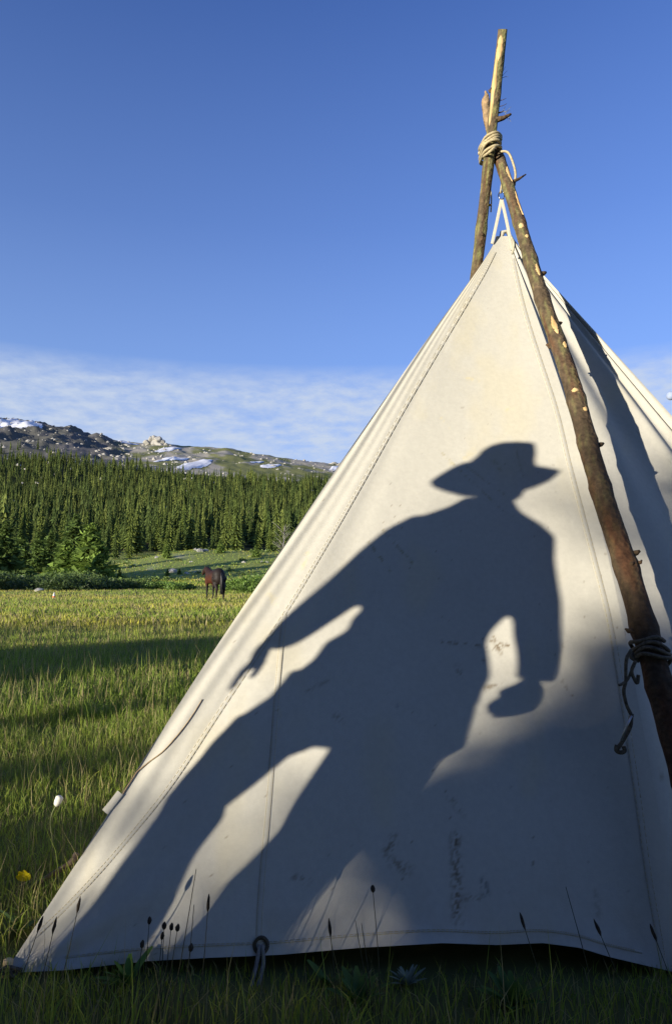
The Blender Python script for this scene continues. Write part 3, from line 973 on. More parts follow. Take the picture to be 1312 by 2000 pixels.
torso = loft([(-1.49, -1.355, 1.69, .15, .0), (-1.52, -1.33, 1.65, .19, .0), (-1.575, -1.265, 1.605, .21, .0), (-1.60, -1.24, 1.57, .22, .0), (-1.625, -1.23, 1.50, .24, .0), (-1.612, -1.245, 1.42, .25, .0),
              (-1.602, -1.262, 1.33, .25, .0), (-1.600, -1.272, 1.27, .25, 0), (-1.622, -1.296, 1.21, .25, 0), (-1.62, -1.298, 1.17, .25, 0), (-1.655, -1.28, 1.125, .26, 0), (-1.662, -1.262, 1.07, .27, 0), (-1.69, -1.27, 1.02, .28, 0), (-1.708, -1.27, .98, .28, 0)])
armL = loft([(-1.60, -1.50, 1.60, .12, 0), (-1.645, -1.51, 1.54, .14, 0), (-1.682, -1.535, 1.45, .14, 0), (-1.708, -1.565, 1.372, .135, 0), (-1.737, -1.611, 1.28, .13, 0), (-1.762, -1.650, 1.21, .125, .01), (-1.780, -1.684, 1.155, .12, .02), (-1.792, -1.712, 1.112, .11, .03), (-1.797, -1.735, 1.09, .10, .03)])
armR = loft([(-1.36, -1.262, 1.60, .12, 0), (-1.35, -1.222, 1.56, .14, 0), (-1.335, -1.203, 1.47, .14, 0), (-1.305, -1.178, 1.39, .135, 0), (-1.282, -1.157, 1.325, .13, 0), (-1.258, -1.142, 1.25, .13, 0), (-1.246, -1.134, 1.20, .13, .02), (-1.228, -1.127, 1.15, .12, .04), (-1.214, -1.122, 1.10, .11, .05), (-1.210, -1.124, 1.065, .10, .06)])
fused('jacket', [torso, armL, armR], M_denim, person)
hips = loft([(-1.700, -1.275, 1.03, .25, 0), (-1.714, -1.27, .95, .27, 0), (-1.752, -1.268, .885, .28, 0), (-1.768, -1.270, .86, .27, 0), (-1.775, -1.30, .83, .24, 0)])
legL = loft([(-1.765, -1.54, .88, .22, 0), (-1.772, -1.535, .848, .2, 0), (-1.788, -1.585, .805, .19, 0), (-1.797, -1.655, .755, .18, 0), (-1.812, -1.662, .70, .17, .0), (-1.820, -1.688, .65, .16, .01), (-1.815, -1.677, .61, .15, .01), (-1.821, -1.690, .53, .15, .0),
             (-1.832, -1.692, .45, .145, -.01), (-1.850, -1.694, .36, .145, -.02), (-1.852, -1.70, .28, .14, -.02), (-1.845, -1.71, .15, .14, -.02), (-1.84, -1.715, .08, .14, -.02)])
legR = loft([(-1.54, -1.272, .88, .24, 0), (-1.533, -1.303, .845, .22, 0), (-1.545, -1.318, .77, .2, 0), (-1.558, -1.343, .68, .18, 0), (-1.563, -1.38, .60, .17, 0), (-1.590, -1.416, .52, .16, 0), (-1.616, -1.434, .46, .155, 0), (-1.626, -1.452, .39, .15, 0),
             (-1.650, -1.468, .32, .15, -.01), (-1.645, -1.49, .2, .14, -.01), (-1.64, -1.5, .08, .14, -.01)])
fused('jeans', [hips, legL, legR], M_jean, person)
for xc in (-1.78, -1.575):
    so = Soup()
    v, f = loft([(xc - .045, xc + .045, .0, .27, .05), (xc - .05, xc + .05, .03, .28, .055), (xc - .047, xc + .047, .06, .25, .045), (xc - .042, xc + .042, .09, .17, .0), (xc - .042, xc + .042, .16, .11, -.02), (xc - .042, xc + .042, .22, .11, -.02)])
    so.add(v, f); bo = so.build('boot', M_boot, person)
    sh = Soup(); v, f = loft([(xc - .035, xc + .035, -.0, .06, -.06), (xc - .035, xc + .035, .025, .06, -.06)]); sh.add(v, f); sh.build('heel', M_boot, bo)
    bo.location.z = .0


def ell(cx, cy, cz, rx, ry, rz, n=14, m_=18):
    V = []
    for i in range(n + 1):
        ph = math.pi * i / n
        for j in range(m_):
            a = 2 * math.pi * j / m_
            V.append((cx - PX0 + rx * math.sin(ph) * math.cos(a), cy + ry * math.sin(ph) * math.sin(a), cz + rz * math.cos(ph)))
    return np.array(V), [(i * m_ + j, (i + 1) * m_ + j, (i + 1) * m_ + (j + 1) % m_, i * m_ + (j + 1) % m_) for i in range(n) for j in range(m_)]


def tb_(pts, r_, seg=8):
    p = np.array(pts, float); p[:, 0] -= PX0
    return tube_np(p, r_, seg)


bodyparts = [ell(-1.413, .0, 1.79, .077, .098, .105), ell(-1.395, .035, 1.725, .055, .07, .058), ell(-1.39, .103, 1.765, .012, .02, .022),
             ell(-1.49, -.005, 1.77, .012, .022, .03), ell(-1.337, -.005, 1.77, .012, .022, .03), ell(-1.39, .1, 1.725, .022, .01, .008),
             loft([(-1.47, -1.365, 1.60, .12, -.01), (-1.465, -1.36, 1.66, .12, -.01), (-1.462, -1.352, 1.72, .13, -.0), (-1.46, -1.36, 1.76, .12, 0)]),
             loft([(-1.56, -1.29, 1.60, .16, 0), (-1.58, -1.27, 1.5, .19, 0), (-1.57, -1.30, 1.3, .2, 0), (-1.6, -1.32, 1.15, .2, 0), (-1.66, -1.32, .98, .2, 0), (-1.70, -1.33, .88, .2, 0)]),
             tb_([(-1.59, 0, 1.55), (-1.64, 0, 1.37), (-1.72, .015, 1.19), (-1.765, .03, 1.10)], [.045, .043, .036, .026]),
             tb_([(-1.28, 0, 1.55), (-1.235, 0, 1.38), (-1.19, .01, 1.22), (-1.168, .055, 1.07)], [.045, .043, .036, .026]),
             tb_([(-1.64, 0, .9), (-1.74, 0, .65), (-1.765, -.01, .4), (-1.775, -.02, .12)], [.08, .055, .045, .035]),
             tb_([(-1.40, 0, .9), (-1.46, 0, .65), (-1.54, -.01, .4), (-1.57, -.01, .12)], [.08, .055, .045, .035]),
             # left hand hanging, edge on to the sun
             ell(-1.782, .035, 1.065, .022, .040, .048)]
for k, (ln, y0) in enumerate(((.072, .0), (.084, .02), (.078, .042), (.06, .062))):
    bodyparts.append(tb_([(-1.785, y0 + .005, 1.045), (-1.795, y0 + .004, 1.03), (-1.806, y0 + .003, 1.03 - ln * .5), (-1.811 + .002 * k, y0 - .002, 1.032 - ln)], [.0105, .010, .009, .007]))
bodyparts.append(tb_([(-1.775, .0, 1.075), (-1.768, -.02, 1.05), (-1.770, -.03, 1.022), (-1.776, -.034, 1.0)], [.012, .011, .010, .008]))
# right hand bent in to the pocket
bodyparts.append(ell(-1.176, .07, 1.015, .038, .028, .055))
for k, z0 in enumerate((1.0, .985, .970, .958)):
    L_ = (.072, .08, .074, .058)[k]
    bodyparts.append(tb_([(-1.175, .08, z0 + .01), (-1.19, .085, z0), (-1.19 - L_ * .45, .08, z0 - .008), (-1.185 - L_ * .85, .06, z0 - .012)], [.0105, .010, .009, .007]))
bodyparts.append(tb_([(-1.19, .06, 1.04), (-1.212, .075, 1.03), (-1.228, .08, 1.018), (-1.236, .078, 1.005)], [.012, .011, .010, .008]))
fused('body', bodyparts, M_skin, person, voxel=.006, smooth_it=2)
so = Soup(); v, f = ell(-1.413, -.012, 1.80, .082, .098, .10); so.add(v, f); so.build('hair', mat_noise('brown_hair', (.04, .025, .015), (.09, .06, .035), 60), person)
for xx in (-1.417, -1.363):
    so = Soup(); v, f = ell(xx, .094, 1.795, .010, .008, .007); so.add(v, f); so.build('eye', mat_noise('eye_dark', (.02, .02, .02), (.05, .04, .03), 10), person)
hat = Soup()
crown = loft([(-1.508, -1.336, 1.825, .21, 0), (-1.503, -1.340, 1.86, .205, 0), (-1.495, -1.344, 1.895, .19, 0), (-1.478, -1.350, 1.92, .16, 0), (-1.452, -1.356, 1.936, .12, 0), (-1.42, -1.361, 1.943, .07, 0)], 28)
hat.add(*crown)
ho = hat.build('hat', M_hat, person)
brim = Soup()
xs = [-1.594, -1.585, -1.55, -1.49, -1.42, -1.33, -1.284, -1.262]; zs_ = [1.748, 1.735, 1.728, 1.720, 1.735, 1.762, 1.797, 1.832]
rows = []
nr_, ns_ = 8, 48
for i in range(nr_ + 1):
    f = i / nr_
    for j in range(ns_):
        a = 2 * math.pi * j / ns_
        xin = -1.422 + .085 * math.cos(a); yin = .102 * math.sin(a)
        xo = -1.428 + .166 * math.cos(a); yo = .205 * math.sin(a)
        zo = np.interp(xo, xs, zs_); zi = 1.842
        x_ = xin + (xo - xin) * f; y_ = yin + (yo - yin) * f
        cr = (abs(math.cos(a)))
        z_ = zi + (zo - zi) * (f ** (1.0 + .9 * cr))
        rows.append((x_ - PX0, y_, z_))
Fb = [(i * ns_ + j, (i + 1) * ns_ + j, (i + 1) * ns_ + (j + 1) % ns_, i * ns_ + (j + 1) % ns_) for i in range(nr_) for j in range(ns_)]
brim.add(rows, Fb)
bo = brim.build('brim', M_hat, ho)
sd_ = bo.modifiers.new('thickness', 'SOLIDIFY'); sd_.thickness = .004
band = Soup(); v, f = loft([(-1.511, -1.333, 1.838, .216, 0), (-1.508, -1.336, 1.858, .212, 0)], 28); band.add(v, f[:-2]); band.build('hat_band', M_boot, ho)

# ------------------------------------------------------------------ vegetation generators
def conifer_arrays(h, rmax, layers, nbr, seed, skirt=.06, narrow=.9, ragged=.3, dark=.6, twoside=True, tint=(.075, .115, .03)):
    rg = np.random.default_rng(seed)
    V = []; Fc = []; Cl = []; n = 0
    tint = np.array(tint)
    for k in range(layers):
        f = (k + rg.random() * .6) / layers
        z = h * (skirt + (1 - skirt) * f)
        rl = rmax * (1 - f) ** narrow * (1 - .35 * max(0, .12 - f) / .12) + .03 * rmax
        a0 = rg.random() * 6.28
        m_ = max(3, int(nbr * (1 - .55 * f)))
        for j in range(m_):
            a = a0 + j / m_ * 6.28 + rg.uniform(-.3, .3)
            L = rl * (1 + ragged * rg.uniform(-1.2, .8))
            if rg.random() < .08: L *= .3
            w_ = L * rg.uniform(.30, .5) + .02 * rmax
            dz = -L * rg.uniform(.10, .45) + h * .01
            d = np.array([math.cos(a), math.sin(a), 0]); s_ = np.array([-math.sin(a), math.cos(a), 0])
            c0 = np.array([0, 0, z + h / layers * .4])
            mid = d * L * .55 + [0, 0, z + dz * .35]
            tip_ = d * L + [0, 0, z + dz + .12 * L]
            hang = h / layers * rg.uniform(.5, 1.1)
            pts = [c0, mid + s_ * w_ * .6 + [0, 0, -.1 * w_], tip_, mid - s_ * w_ * .6 + [0, 0, -.1 * w_], mid - [0, 0, hang], c0 - [0, 0, hang * 1.2]]
            V += pts
            Fc += [(n, n + 1, n + 2), (n, n + 2, n + 3), (n + 5, n + 4, n + 2), (n + 5, n + 2, n + 0)] if twoside else [(n, n + 1, n + 2), (n, n + 2, n + 3)]
            b_ = rg.uniform(.6, 1.25)
            ci = tint * b_ * dark; ct = tint * b_ * 1.25
            Cl += [ci, ct * .9, ct * 1.15, ct * .9, ci, ci]
            n += 6
    # leader
    V += [np.array([.02 * rmax, 0, h * .95]), np.array([-.02 * rmax, .02 * rmax, h * .95]), np.array([0, -.02 * rmax, h * .95]), np.array([0, 0, h * 1.03])]
    Fc += [(n, n + 1, n + 3), (n + 1, n + 2, n + 3), (n + 2, n, n + 3)]
    Cl += [tint] * 4
    return np.array(V), np.array(Fc), np.array(Cl)


def tier_conifer_arrays(h, rmax, tiers, seg, seed, tint=(.08, .12, .03), narrow=.85, skirt=.05):
    """overlapping ragged skirts of drooping boughs on a spire"""
    rg = np.random.default_rng(seed); tint = np.array(tint)
    V = []; Fc = []; Cl = []; n = 0
    lean = rg.normal(0, .012, 2) * h
    for k in range(tiers):
        f = (k + rg.uniform(-.15, .15)) / tiers; f = max(f, 0)
        z = h * (skirt + (1 - skirt) * f); dz = h / tiers
        ro = rmax * (1 - f) ** narrow * rg.uniform(.8, 1.15) + .02 * rmax
        off = rg.normal(0, .10, 2) * ro + lean * f
        rt = ro * .12
        a0 = rg.random() * 6.28
        b_ = rg.uniform(.75, 1.2)
        for j in range(seg * 2):
            a = a0 + j / (seg * 2) * 2 * math.pi + rg.uniform(-.12, .12)
            tipv = j % 2 == 0
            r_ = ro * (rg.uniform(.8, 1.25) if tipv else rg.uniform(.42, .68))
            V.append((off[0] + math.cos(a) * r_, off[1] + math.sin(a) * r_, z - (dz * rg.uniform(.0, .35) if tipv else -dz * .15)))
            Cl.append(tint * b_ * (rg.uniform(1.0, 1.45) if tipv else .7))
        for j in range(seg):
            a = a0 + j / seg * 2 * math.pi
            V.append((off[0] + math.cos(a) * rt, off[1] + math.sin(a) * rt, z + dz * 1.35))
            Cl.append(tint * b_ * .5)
        o_, i_ = n, n + seg * 2
        for j in range(seg):
            j2 = (j + 1) % seg
            Fc += [(i_ + j, o_ + 2 * j, o_ + 2 * j + 1), (i_ + j, o_ + 2 * j + 1, i_ + j2), (i_ + j2, o_ + 2 * j + 1, o_ + (2 * j + 2) % (2 * seg))]
        n += seg * 3
    V += [(.03 * rmax, 0, h * .93), (-.02 * rmax, .03 * rmax, h * .93), (-.02 * rmax, -.03 * rmax, h * .93), (lean[0], lean[1], h * 1.05)]
    Fc += [(n, n + 1, n + 3), (n + 1, n + 2, n + 3), (n + 2, n, n + 3)]; Cl += [tint] * 4
    return np.array(V), np.array(Fc), np.array(Cl)


def leafy_conifer_arrays(h, rmax, layers, nbr, seed, tint=(.08, .12, .03), skirt=.05, narrow=.75, sprays=7, ragged=.3):
    """denser version: each branch is a row of small needle sprays"""
    rg = np.random.default_rng(seed)
    V = []; Fc = []; Cl = []; n = 0; tint = np.array(tint)
    for k in range(layers):
        f = (k + rg.random() * .6) / layers
        z = h * (skirt + (1 - skirt) * f)
        rl = rmax * (1 - f) ** narrow + .05 * rmax
        m_ = max(4, int(nbr * (1 - .5 * f)))
        for j in range(m_):
            a = rg.random() * 6.28
            L = rl * (1 + ragged * rg.uniform(-1.2, .8)); up = rg.uniform(-.25, .25)
            b_ = rg.uniform(.65, 1.3)
            for q in range(sprays):
                g = (q + 1) / sprays
                c = np.array([math.cos(a), math.sin(a), 0]) * L * g + [0, 0, z + L * g * up - .15 * L * g * g] + rg.normal(0, .05 * L + .01, 3)
                s = L * .20 * (1.25 - .5 * g) + .03 * rmax
                p3 = c + rg.normal(0, s, (3, 3)) * [1, 1, .6]
                V += list(p3); Fc.append((n, n + 1, n + 2)); n += 3
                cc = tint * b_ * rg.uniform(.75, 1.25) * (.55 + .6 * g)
                Cl += [cc] * 3
    return np.array(V), np.array(Fc), np.array(Cl)


def shrub_arrays(r_, h, n_leaf, seed, size=.06, tint=(.08, .13, .03), squash=1.0, lumps=7):
    rg = np.random.default_rng(seed)
    lc = rg.uniform(-1, 1, (lumps, 2)) * r_ * .6; lh = rg.uniform(.5, 1.0, lumps) * h
    k = rg.integers(0, lumps, n_leaf)
    v = rg.normal(0, 1, (n_leaf, 3)); v /= np.linalg.norm(v, axis=1)[:, None]
    rad_ = rg.uniform(.55, 1.0, n_leaf)[:, None]
    P = v * rad_ * np.array([r_ * .5, r_ * .5 * squash, h * .5])
    P[:, 0] += lc[k, 0]; P[:, 1] += lc[k, 1] * squash; P[:, 2] += lh[k] * .5
    P[:, 2] = np.abs(P[:, 2])
    tri = P[:, None, :] + rg.normal(0, size, (n_leaf, 3, 3))
    tri[:, :, 2] = np.maximum(tri[:, :, 2], 0.0)
    tint = np.array(tint)
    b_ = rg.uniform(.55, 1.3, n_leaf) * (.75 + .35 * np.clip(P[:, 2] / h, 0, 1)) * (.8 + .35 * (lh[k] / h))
    c = np.repeat((tint[None] * b_[:, None])[:, None, :], 3, 1)
    return tri.reshape(-1, 3), np.arange(n_leaf * 3).reshape(-1, 3), c.reshape(-1, 3)


def trunk_mesh(h, r_, seed):
    so = Soup(); rg = np.random.default_rng(seed)
    pts = [(rg.normal(0, .01) * h * .2, rg.normal(0, .01) * h * .2, -.3 + (h * .9 + .3) * k / 6) for k in range(7)]
    pts[0] = (0, 0, -.4)
    v, f = tube_np(pts, np.linspace(r_, r_ * .15, 7), 6)
    me = bpy.data.meshes.new('trunk'); me.from_pydata([tuple(p) for p in v], [], [tuple(q) if q[2] != q[3] else tuple(q[:3]) for q in f]); me.update()
    me.materials.append(M_trunk)
    return me


def tree_kind(name, cm_, tm):
    cm_.materials.clear(); cm_.materials.append(M_needle)
    return (name, cm_, tm)


def put_tree(kind, x, y, sc=1.0, rz=None, z=None, **kw):
    name, cm_, tm = kind
    if z is None: z = terr1(x, y)
    r_ = empty(name, (x, y, z), rz=rnd.uniform(0, 6.28) if rz is None else rz, **kw)
    r_.scale = (sc * rnd.uniform(.9, 1.15),) * 2 + (sc,)
    for nm, me in (('crown', cm_), ('trunk', tm)):
        c = bpy.data.objects.new(nm, me); COL.objects.link(c); c.parent = r_
    return r_


far_kinds = []
for s in range(7):
    h = 13.0
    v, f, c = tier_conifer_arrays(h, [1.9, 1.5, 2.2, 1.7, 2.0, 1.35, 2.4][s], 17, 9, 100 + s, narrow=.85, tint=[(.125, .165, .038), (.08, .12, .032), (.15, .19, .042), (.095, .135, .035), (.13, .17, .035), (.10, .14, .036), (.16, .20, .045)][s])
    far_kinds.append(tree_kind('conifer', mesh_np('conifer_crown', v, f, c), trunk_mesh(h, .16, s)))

# ---- forest placing
def forest_mask(x, y):
    d = y
    px = 656 + FPX * x / y
    lo = np.interp(px, [-400, 0, 110, 200, 400, 540, 620, 900], [215, 205, 200, 195, 215, 190, 180, 180])
    hi_ = 880 + 90 * (fbm(x / 60, y / 60, 61, 3) - .5) * 2
    hi_ = hi_ + np.interp(px, [0, 200, 235, 270, 300, 420, 520, 660], [40, 20, 80, 60, -70, -60, 10, 60])
    return (d > lo) & (d < hi_)


cand = []
rgf = np.random.default_rng(5)
nC = 19500
yy = 185 + (960 - 185) * rgf.random(nC) ** .62
xx_ = (rgf.uniform(-560, 1700, nC) - 656) / FPX * yy
ok = forest_mask(xx_, yy)
dens = np.clip(1.25 - .0006 * yy, .3, 1) * np.clip(.45 + 1.3 * fbm(xx_ / 26, yy / 45, 63, 3), 0, 1)
ok &= rgf.random(nC) < dens
xx_, yy = xx_[ok], yy[ok]
pxs = 656 + FPX * xx_ / yy
# the nearest ones in view stand singly
vis = (pxs > -20) & (pxs < 640)
order = np.argsort(np.where(vis, yy, 1e9))
LMX = [60, 120, 200, 260, 330, 390, 440, 500]
LANDM = ['at the left edge', 'left of the bright pine clump', 'above the bright pine clump', 'right of the pine clump', 'above the knoll', 'above the meadow boulder', 'above the horse', 'right of the horse', 'by the dead tree']
near_ids = set(order[:285].tolist())
zz_ = terrain(xx_, yy)
sizes = np.clip(rgf.normal(.90, .34, len(xx_)), .3, 1.65)
sizes *= np.interp(yy, [180, 320, 900], [.82, 1.0, .80])
for k in order[:285]:
    k = int(k)
    lm = LANDM[int(np.searchsorted(LMX, pxs[k]))]
    rowt = 'in the front row' if yy[k] < 212 else ('just behind the front row' if yy[k] < 228 else ('in the third rows' if yy[k] < 245 else 'farther back'))
    szt = 'short' if sizes[k] < .66 else ('mid-height' if sizes[k] < .86 else ('tall' if sizes[k] < 1.05 else 'very tall'))
    ki = int(rgf.integers(0, 7)); look = ('mid-green', 'slim dark', 'broad pale', 'dark', 'green', 'very slim', 'broad bright')[ki]
    put_tree(far_kinds[ki], float(xx_[k]), float(yy[k]), float(sizes[k]), z=float(zz_[k]) - .1,
             label=f'{szt} {look} conifer {rowt}, {lm}', cat='tree', group='conifers at the front of the hillside forest')
rest = [k for k in range(len(xx_)) if k not in near_ids]
# keep hidden far trees (behind the tent) sparse
rest = [k for k in rest if pxs[k] < 1050 or rgf.random() < .6]
protos = []
for s in range(8):
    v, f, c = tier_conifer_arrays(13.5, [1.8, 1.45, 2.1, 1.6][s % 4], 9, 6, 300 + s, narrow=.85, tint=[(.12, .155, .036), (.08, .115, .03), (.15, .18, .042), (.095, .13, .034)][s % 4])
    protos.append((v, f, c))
VV, FF, CC = [], [], []; off = 0
for k in rest:
    v, f, c = protos[int(rgf.integers(0, 8))]
    a = rgf.random() * 6.28; ca, sa = math.cos(a), math.sin(a); s = sizes[k]
    w_ = rgf.uniform(.85, 1.2) * s
    P_ = np.stack([(v[:, 0] * ca - v[:, 1] * sa) * w_ + xx_[k], (v[:, 0] * sa + v[:, 1] * ca) * w_ + yy[k], v[:, 2] * s + zz_[k] - .3], 1)
    VV.append(P_); FF.append(f + off); CC.append(c * rgf.uniform(.6, 1.4)); off += len(v)
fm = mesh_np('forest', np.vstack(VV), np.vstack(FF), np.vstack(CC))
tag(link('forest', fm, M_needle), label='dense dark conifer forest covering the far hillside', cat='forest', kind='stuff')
FOREST_N = len(rest)

# trees one can tell apart in the meadow and on the knoll: (px of stem, Y, height, radius, label)
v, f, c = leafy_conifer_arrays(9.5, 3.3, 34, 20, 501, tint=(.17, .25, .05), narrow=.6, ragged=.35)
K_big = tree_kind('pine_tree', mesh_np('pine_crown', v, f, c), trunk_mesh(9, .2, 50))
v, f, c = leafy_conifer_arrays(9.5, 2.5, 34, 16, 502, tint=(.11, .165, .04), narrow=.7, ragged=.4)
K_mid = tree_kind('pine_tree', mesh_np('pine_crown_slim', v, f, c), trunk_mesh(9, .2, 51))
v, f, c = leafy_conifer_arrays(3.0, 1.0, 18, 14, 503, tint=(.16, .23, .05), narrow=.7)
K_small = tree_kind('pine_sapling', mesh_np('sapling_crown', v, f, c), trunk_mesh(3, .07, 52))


def place_px(kind, px, Y, base_h, h, **kw):
    x = (px - 656) / FPX * Y * 1.0
    return put_tree(kind, x, Y, h / base_h, **kw)


G_T = 'pines in the meadow before the forest'
place_px(K_big, 178, 96, 9.5, 8.0, label='bright green bushy pine, broadest tree standing in front of the forest left of the knoll', cat='tree', group=G_T)
place_px(K_mid, 148, 104, 9.5, 9.8, label='tall slim pine just left behind the broadest bright green pine', cat='tree', group=G_T)
place_px(K_big, 132, 98, 9.5, 5.6, label='low rounded pine at the left foot of the bright green pine clump', cat='tree', group=G_T)
place_px(K_big, 195, 92, 9.5, 3.6, label='short dark pine at the right foot of the bright green pine clump', cat='tree', group=G_T)
place_px(K_mid, 12, 84, 9.5, 7.6, label='dark pine cut by the left edge of the photo above the willow hedge', cat='tree', group=G_T)
place_px(K_mid, -22, 80, 9.5, 8.5, label='dark pine mostly outside the left edge of the photo', cat='tree', group=G_T)
place_px(K_mid, 40, 110, 9.5, 7.6, label='dark pine second in from the left edge of the photo', cat='tree', group=G_T)
place_px(K_mid, 75, 130, 9.5, 8.0, label='dark pine in the shade left of the bright green pine clump', cat='tree', group=G_T)
place_px(K_mid, 100, 134, 9.5, 8.6, label='slim pine between the shaded left pines and the bright clump', cat='tree', group=G_T)
sap = [(236, 92, 1.7, 'small pyramid pine sapling standing right of the bright pine clump'), (64, 86, 1.5, 'small pale sapling rising over the hedge near the left edge'), (19, 82, 1.6, 'small sapling over the hedge at the left edge of the photo'),
       (326, 132, 2.8, 'slender sapling on the left slope of the grassy knoll'), (431, 138, 2.9, 'slender sapling on the crest of the knoll behind the horse'), (500, 130, 2.4, 'slender sapling on the knoll just left of the tent edge'),
       (329, 105, 1.2, 'tiny sapling in the low grass below the knoll boulder'), (352, 108, 1.0, 'tiny sapling right of the boulder below the knoll')]
for px_, Y_, h_, lb in sap:
    place_px(K_small, px_, Y_, 3.0, h_, label=lb, cat='tree', group='pine saplings on the meadow')
# pale bare tree at the forest edge beside the tent
dt = empty('dead_tree', ((552 - 656) / FPX * 172, 172, terr1((552 - 656) / FPX * 172, 172)), label='bare grey dead tree with fanning branches at the forest edge beside the tent', cat='tree')
so = Soup(); so.tube([(0, 0, -.2), (.1, 0, 2.5), (.3, 0, 6), (.5, 0, 9)], [.2, .16, .1, .03], 7); so.build('trunk', M_dead, dt)
for k in range(34):
    rg = np.random.default_rng(900 + k)
    z0 = rg.uniform(1, 7.5); a = rg.uniform(0, 6.28); L = rg.uniform(1.2, 3.2)
    so = Soup(); so.tube([(z0 * .05, 0, z0), (math.cos(a) * L * .5 + z0 * .05, math.sin(a) * L * .5, z0 + L * .55), (math.cos(a) * L + z0 * .05, math.sin(a) * L, z0 + L * .9)], [.06, .04, .02], 5)
    so.build('branch', M_dead, dt)

# ---- willow thicket and bushes
def veg(name, arr, x, y, z=None, rz=0, mat=None, **kw):
    v, f, c = arr
    o = link(name, mesh_np(name, v, f, c), mat or M_leaf)
    o.location = (x, y, terr1(x, y) - .03 if z is None else z); o.rotation_euler = (0, 0, rz)
    return tag(o, **kw)


VV, FF, CC = [], [], []; off = 0
rgw = np.random.default_rng(77)
for k in range(120):
    Y_ = rgw.uniform(54, 76); px_ = rgw.uniform(-300, 290)
    if px_ > 200 and rgw.random() < .5: continue
    x_ = (px_ - 656) / FPX * Y_
    hh = rgw.uniform(1.1, 1.9) * (1 if px_ < 180 else .75); rr_ = rgw.uniform(1.6, 3.0)
    v, f, c = shrub_arrays(rr_, hh, 700, 1000 + k, size=.09, tint=(.07, .11, .028) if Y_ < 62 else (.13, .19, .045))  # nearer bushes tinted darker, painting in the hedge's shaded front
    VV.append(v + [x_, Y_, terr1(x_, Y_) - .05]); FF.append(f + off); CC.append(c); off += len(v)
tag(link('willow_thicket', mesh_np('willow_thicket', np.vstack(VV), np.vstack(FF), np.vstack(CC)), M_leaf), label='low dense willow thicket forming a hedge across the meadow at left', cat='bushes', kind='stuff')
bs = [(512, 47, 1.9, 1.5, 'tall bright green willow bush beside the left edge of the tent'), (480, 52, 1.5, 1.2, 'middle bright green willow bush right of the horse'), (538, 50, 2.2, 2.0, 'bright green willow bush half hidden by the canvas'),
      (458, 55, 1.2, .8, 'low willow bush just right of the horse tail'), (352, 58, 1.5, .7, 'low green bush left of the horse'), (318, 62, 1.6, .8, 'low green bush at the right end of the willow hedge')]
for k, (px_, Y_, r_, h_, lb) in enumerate(bs):
    x_ = (px_ - 656) / FPX * Y_
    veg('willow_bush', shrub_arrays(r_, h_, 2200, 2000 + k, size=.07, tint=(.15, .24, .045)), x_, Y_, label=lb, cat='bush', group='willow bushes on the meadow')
VV, FF, CC = [], [], []; off = 0
for k in range(170):
    Y_ = rgw.uniform(78, 215); px_ = rgw.uniform(-200, 640)
    x_ = (px_ - 656) / FPX * Y_
    v, f, c = shrub_arrays(rgw.uniform(.5, 1.6), rgw.uniform(.25, .7), 70, 3000 + k, size=.14, tint=(.18, .25, .06))
    VV.append(v + [x_, Y_, terr1(x_, Y_)]); FF.append(f + off); CC.append(c); off += len(v)
tag(link('low_scrub', mesh_np('low_scrub', np.vstack(VV), np.vstack(FF), np.vstack(CC)), M_leaf), label='scattered low scrub on the grassy knoll', cat='scrub', kind='stuff')


def boulder(name, x, y, s, seed, sx=1, sz=.7, mat=None, z=None, **kw):
    bm = bmesh.new(); bmesh.ops.create_icosphere(bm, subdivisions=3, radius=1)
    rg = np.random.default_rng(seed)
    pl = rg.normal(0, 1, (9, 3)); pl /= np.linalg.norm(pl, axis=1)[:, None]; dd_ = rg.uniform(.55, .9, 9)
    for v in bm.verts:
        p = np.array(v.co)
        for q, d_ in zip(pl, dd_):
            e = p @ q - d_
            if e > 0: p = p - q * e * .85
        n_ = fbm(np.array([p[0] * 2 + seed]), np.array([p[1] * 2 + p[2] * 1.7]), seed, 3)[0]
        p = p * (.85 + .3 * n_)
        v.co = (p[0] * s * sx, p[1] * s, p[2] * s * sz)
    me = bpy.data.meshes.new(name); bm.to_mesh(me); bm.free()
    o = link(name, me, mat or M_boulder)
    o.location = (x, y, (terr1(x, y) if z is None else z) + s * sz * .25)
    return tag(o, **kw)


